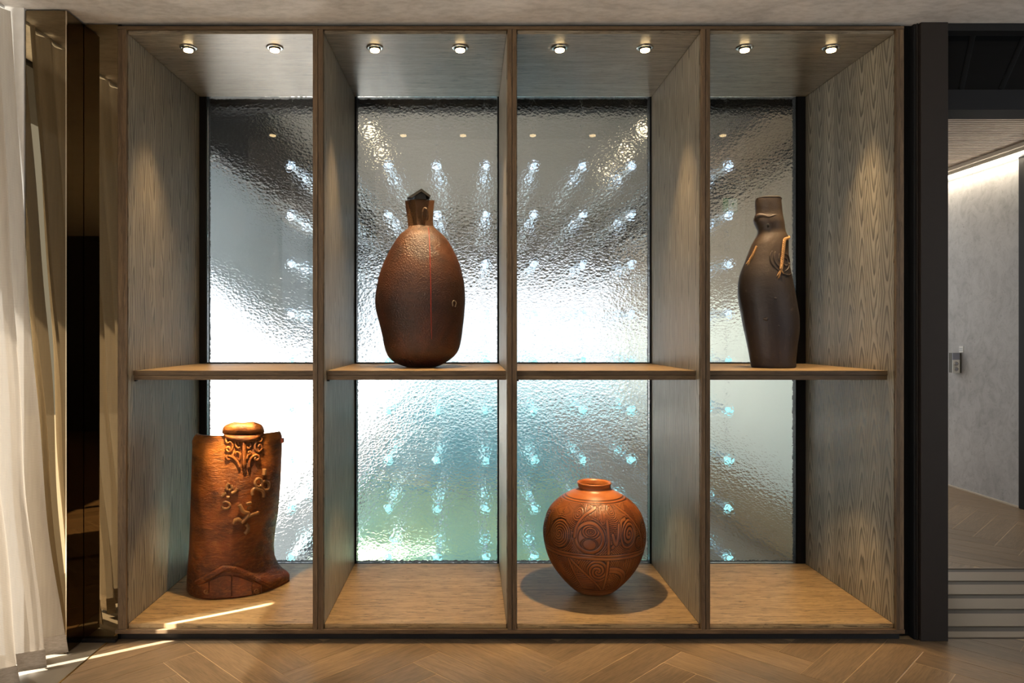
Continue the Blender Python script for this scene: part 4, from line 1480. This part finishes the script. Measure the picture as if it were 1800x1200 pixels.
fa = stick('twig_figure', [(728, 118), (726, 170), (722, 215)], 0.0105, 0.012)
stick('loop', ringp(636, 325, 52, 62), 0.0068, 0.012, fa)
stick('loop', ringp(742, 368, 58, 66), 0.0068, 0.012, fa)
stick('bow', [(548, 515), (545, 455), (580, 412), (640, 420), (690, 445), (715, 495), (716, 545)], 0.0078, 0.012, fa)
fb = stick('twig_figure', [(352, 660), (380, 715), (415, 765), (480, 785), (470, 830), (430, 880), (378, 930)], 0.0098, 0.014)
stick('arm', [(495, 825), (560, 800), (635, 775)], 0.0080, 0.014, fb)
stick('limb', [(378, 905), (330, 875), (285, 895), (262, 950)], 0.0085, 0.014, fb)
stick('limb', [(455, 950), (482, 1000), (470, 1050), (432, 1095)], 0.0088, 0.012, fb)
stick('head', [(452, 650), (485, 640), (525, 628)], 0.0078, 0.014, fb)
stick('head', [(470, 730), (490, 700), (520, 690)], 0.0050, 0.012, fb)
fc_ = stick('twig_figure', [(195, 335), (160, 385), (165, 440)], 0.0080, 0.006)
stick('petal', [(225, 360), (235, 410), (190, 450)], 0.0070, 0.006, fc_)
stick('petal', [(318, 410), (290, 460), (225, 490)], 0.0078, 0.006, fc_)
stick('petal', [(150, 485), (115, 505), (88, 545)], 0.0072, 0.006, fc_)
stick('knob', [(160, 555), (178, 552), (198, 556)], 0.0090, 0.005, fc_)
stick('loop', ringp(145, 668, 62, 52, -2.4, 3.0), 0.0060, 0.006, fc_)


def k3(a, b):
    return 325 + a / 9.23, 970 + b / 9.23


def band(nm, pts, r, flat, off=0.004, mat='torso', ns=6):
    Q = []
    for (a, b), (c3, d3) in zip(pts[:-1], pts[1:]):
        for k in range(6):
            Q.append(on_torso(*k3(a + (c3 - a) * k / 6, b + (d3 - b) * k / 6), off))
    Q.append(on_torso(*k3(*pts[-1]), off))
    V, Fc = tube_geo(Q, r, ns, flat)
    return mesh_obj(nm, V, Fc, M[mat], to, False)


ab = band('arch_band', [(190, 500), (420, 385), (625, 265), (850, 285), (1080, 385), (1280, 490), (1400, 550)], 0.0145, 0.62, 0.006)
for k in range(15):
    a0 = 640 + k * 47
    b0 = np.interp(a0, [625, 850, 1080, 1400], [265, 285, 385, 550])
    P = [on_torso(*k3(a0 + rx_, b0 + ry_), 0.0145) for rx_, ry_ in sp_pts(0, 0, 26, 6, k, k + 5.0, 8)]
    V, Fc = tube_geo(P, 0.0022, 6)
    mesh_obj('carved_curl', V, Fc, M['torso'], ab, True)
for (x0, x1, yt) in ((215, 385, 600), (402, 745, 470), (775, 1085, 430), (1110, 1235, 560)):
    Q0, Q1 = [], []
    for k in range(7):
        a0 = x0 + (x1 - x0) * k / 6
        ytop = max(np.interp(a0, [190, 625, 850, 1400], [560, 370, 390, 610]), 380)
        yb_ = np.interp(a0, [100, 300, 740, 1100, 1400, 1700], [600, 690, 735, 700, 640, 540]) - 3
        Q0.append(on_torso(*k3(a0, ytop + 8), 0.007)); Q1.append(on_torso(*k3(a0, yb_), 0.007))
    V = Q0 + Q1 + [(p[0], p[1] + 0.018, p[2]) for p in Q0 + Q1]
    V = [(p[0], p[1], max(p[2], ZF + 0.001)) for p in V]
    Fc = []
    for k in range(6):
        Fc += [(k + 1, k, k + 7, k + 8), (k, k + 1, k + 15, k + 14), (k + 7, k + 21, k + 22, k + 8), (k + 14, k + 15, k + 22, k + 21)]
    Fc += [(0, 14, 21, 7), (6, 13, 27, 20)]
    mesh_obj('door_panel', V, Fc, M['torso'], to)
for cx_, cy_ in ((345, 640), (1165, 630)):
    P = [on_torso(*k3(a, b), 0.009) for a, b in sp_pts(cx_, cy_, 44, 10, 0.5, 9.0, 14)]
    V, Fc = tube_geo([(p[0], p[1], max(p[2], ZF + 0.004)) for p in P], 0.0026, 6)
    mesh_obj('rosette', V, Fc, M['figure'], to, True)
for px, sgn in ((347, -1), (493, 1)):
    X = wx(px, YK)
    box('peg', min(X - sgn * 0.006, X + sgn * 0.010), max(X - sgn * 0.006, X + sgn * 0.010), 3.575 if sgn < 0 else 3.63, 3.60 if sgn < 0 else 3.655, wz(779, YK), wz(771, YK), M['peg'], to, 0.002)
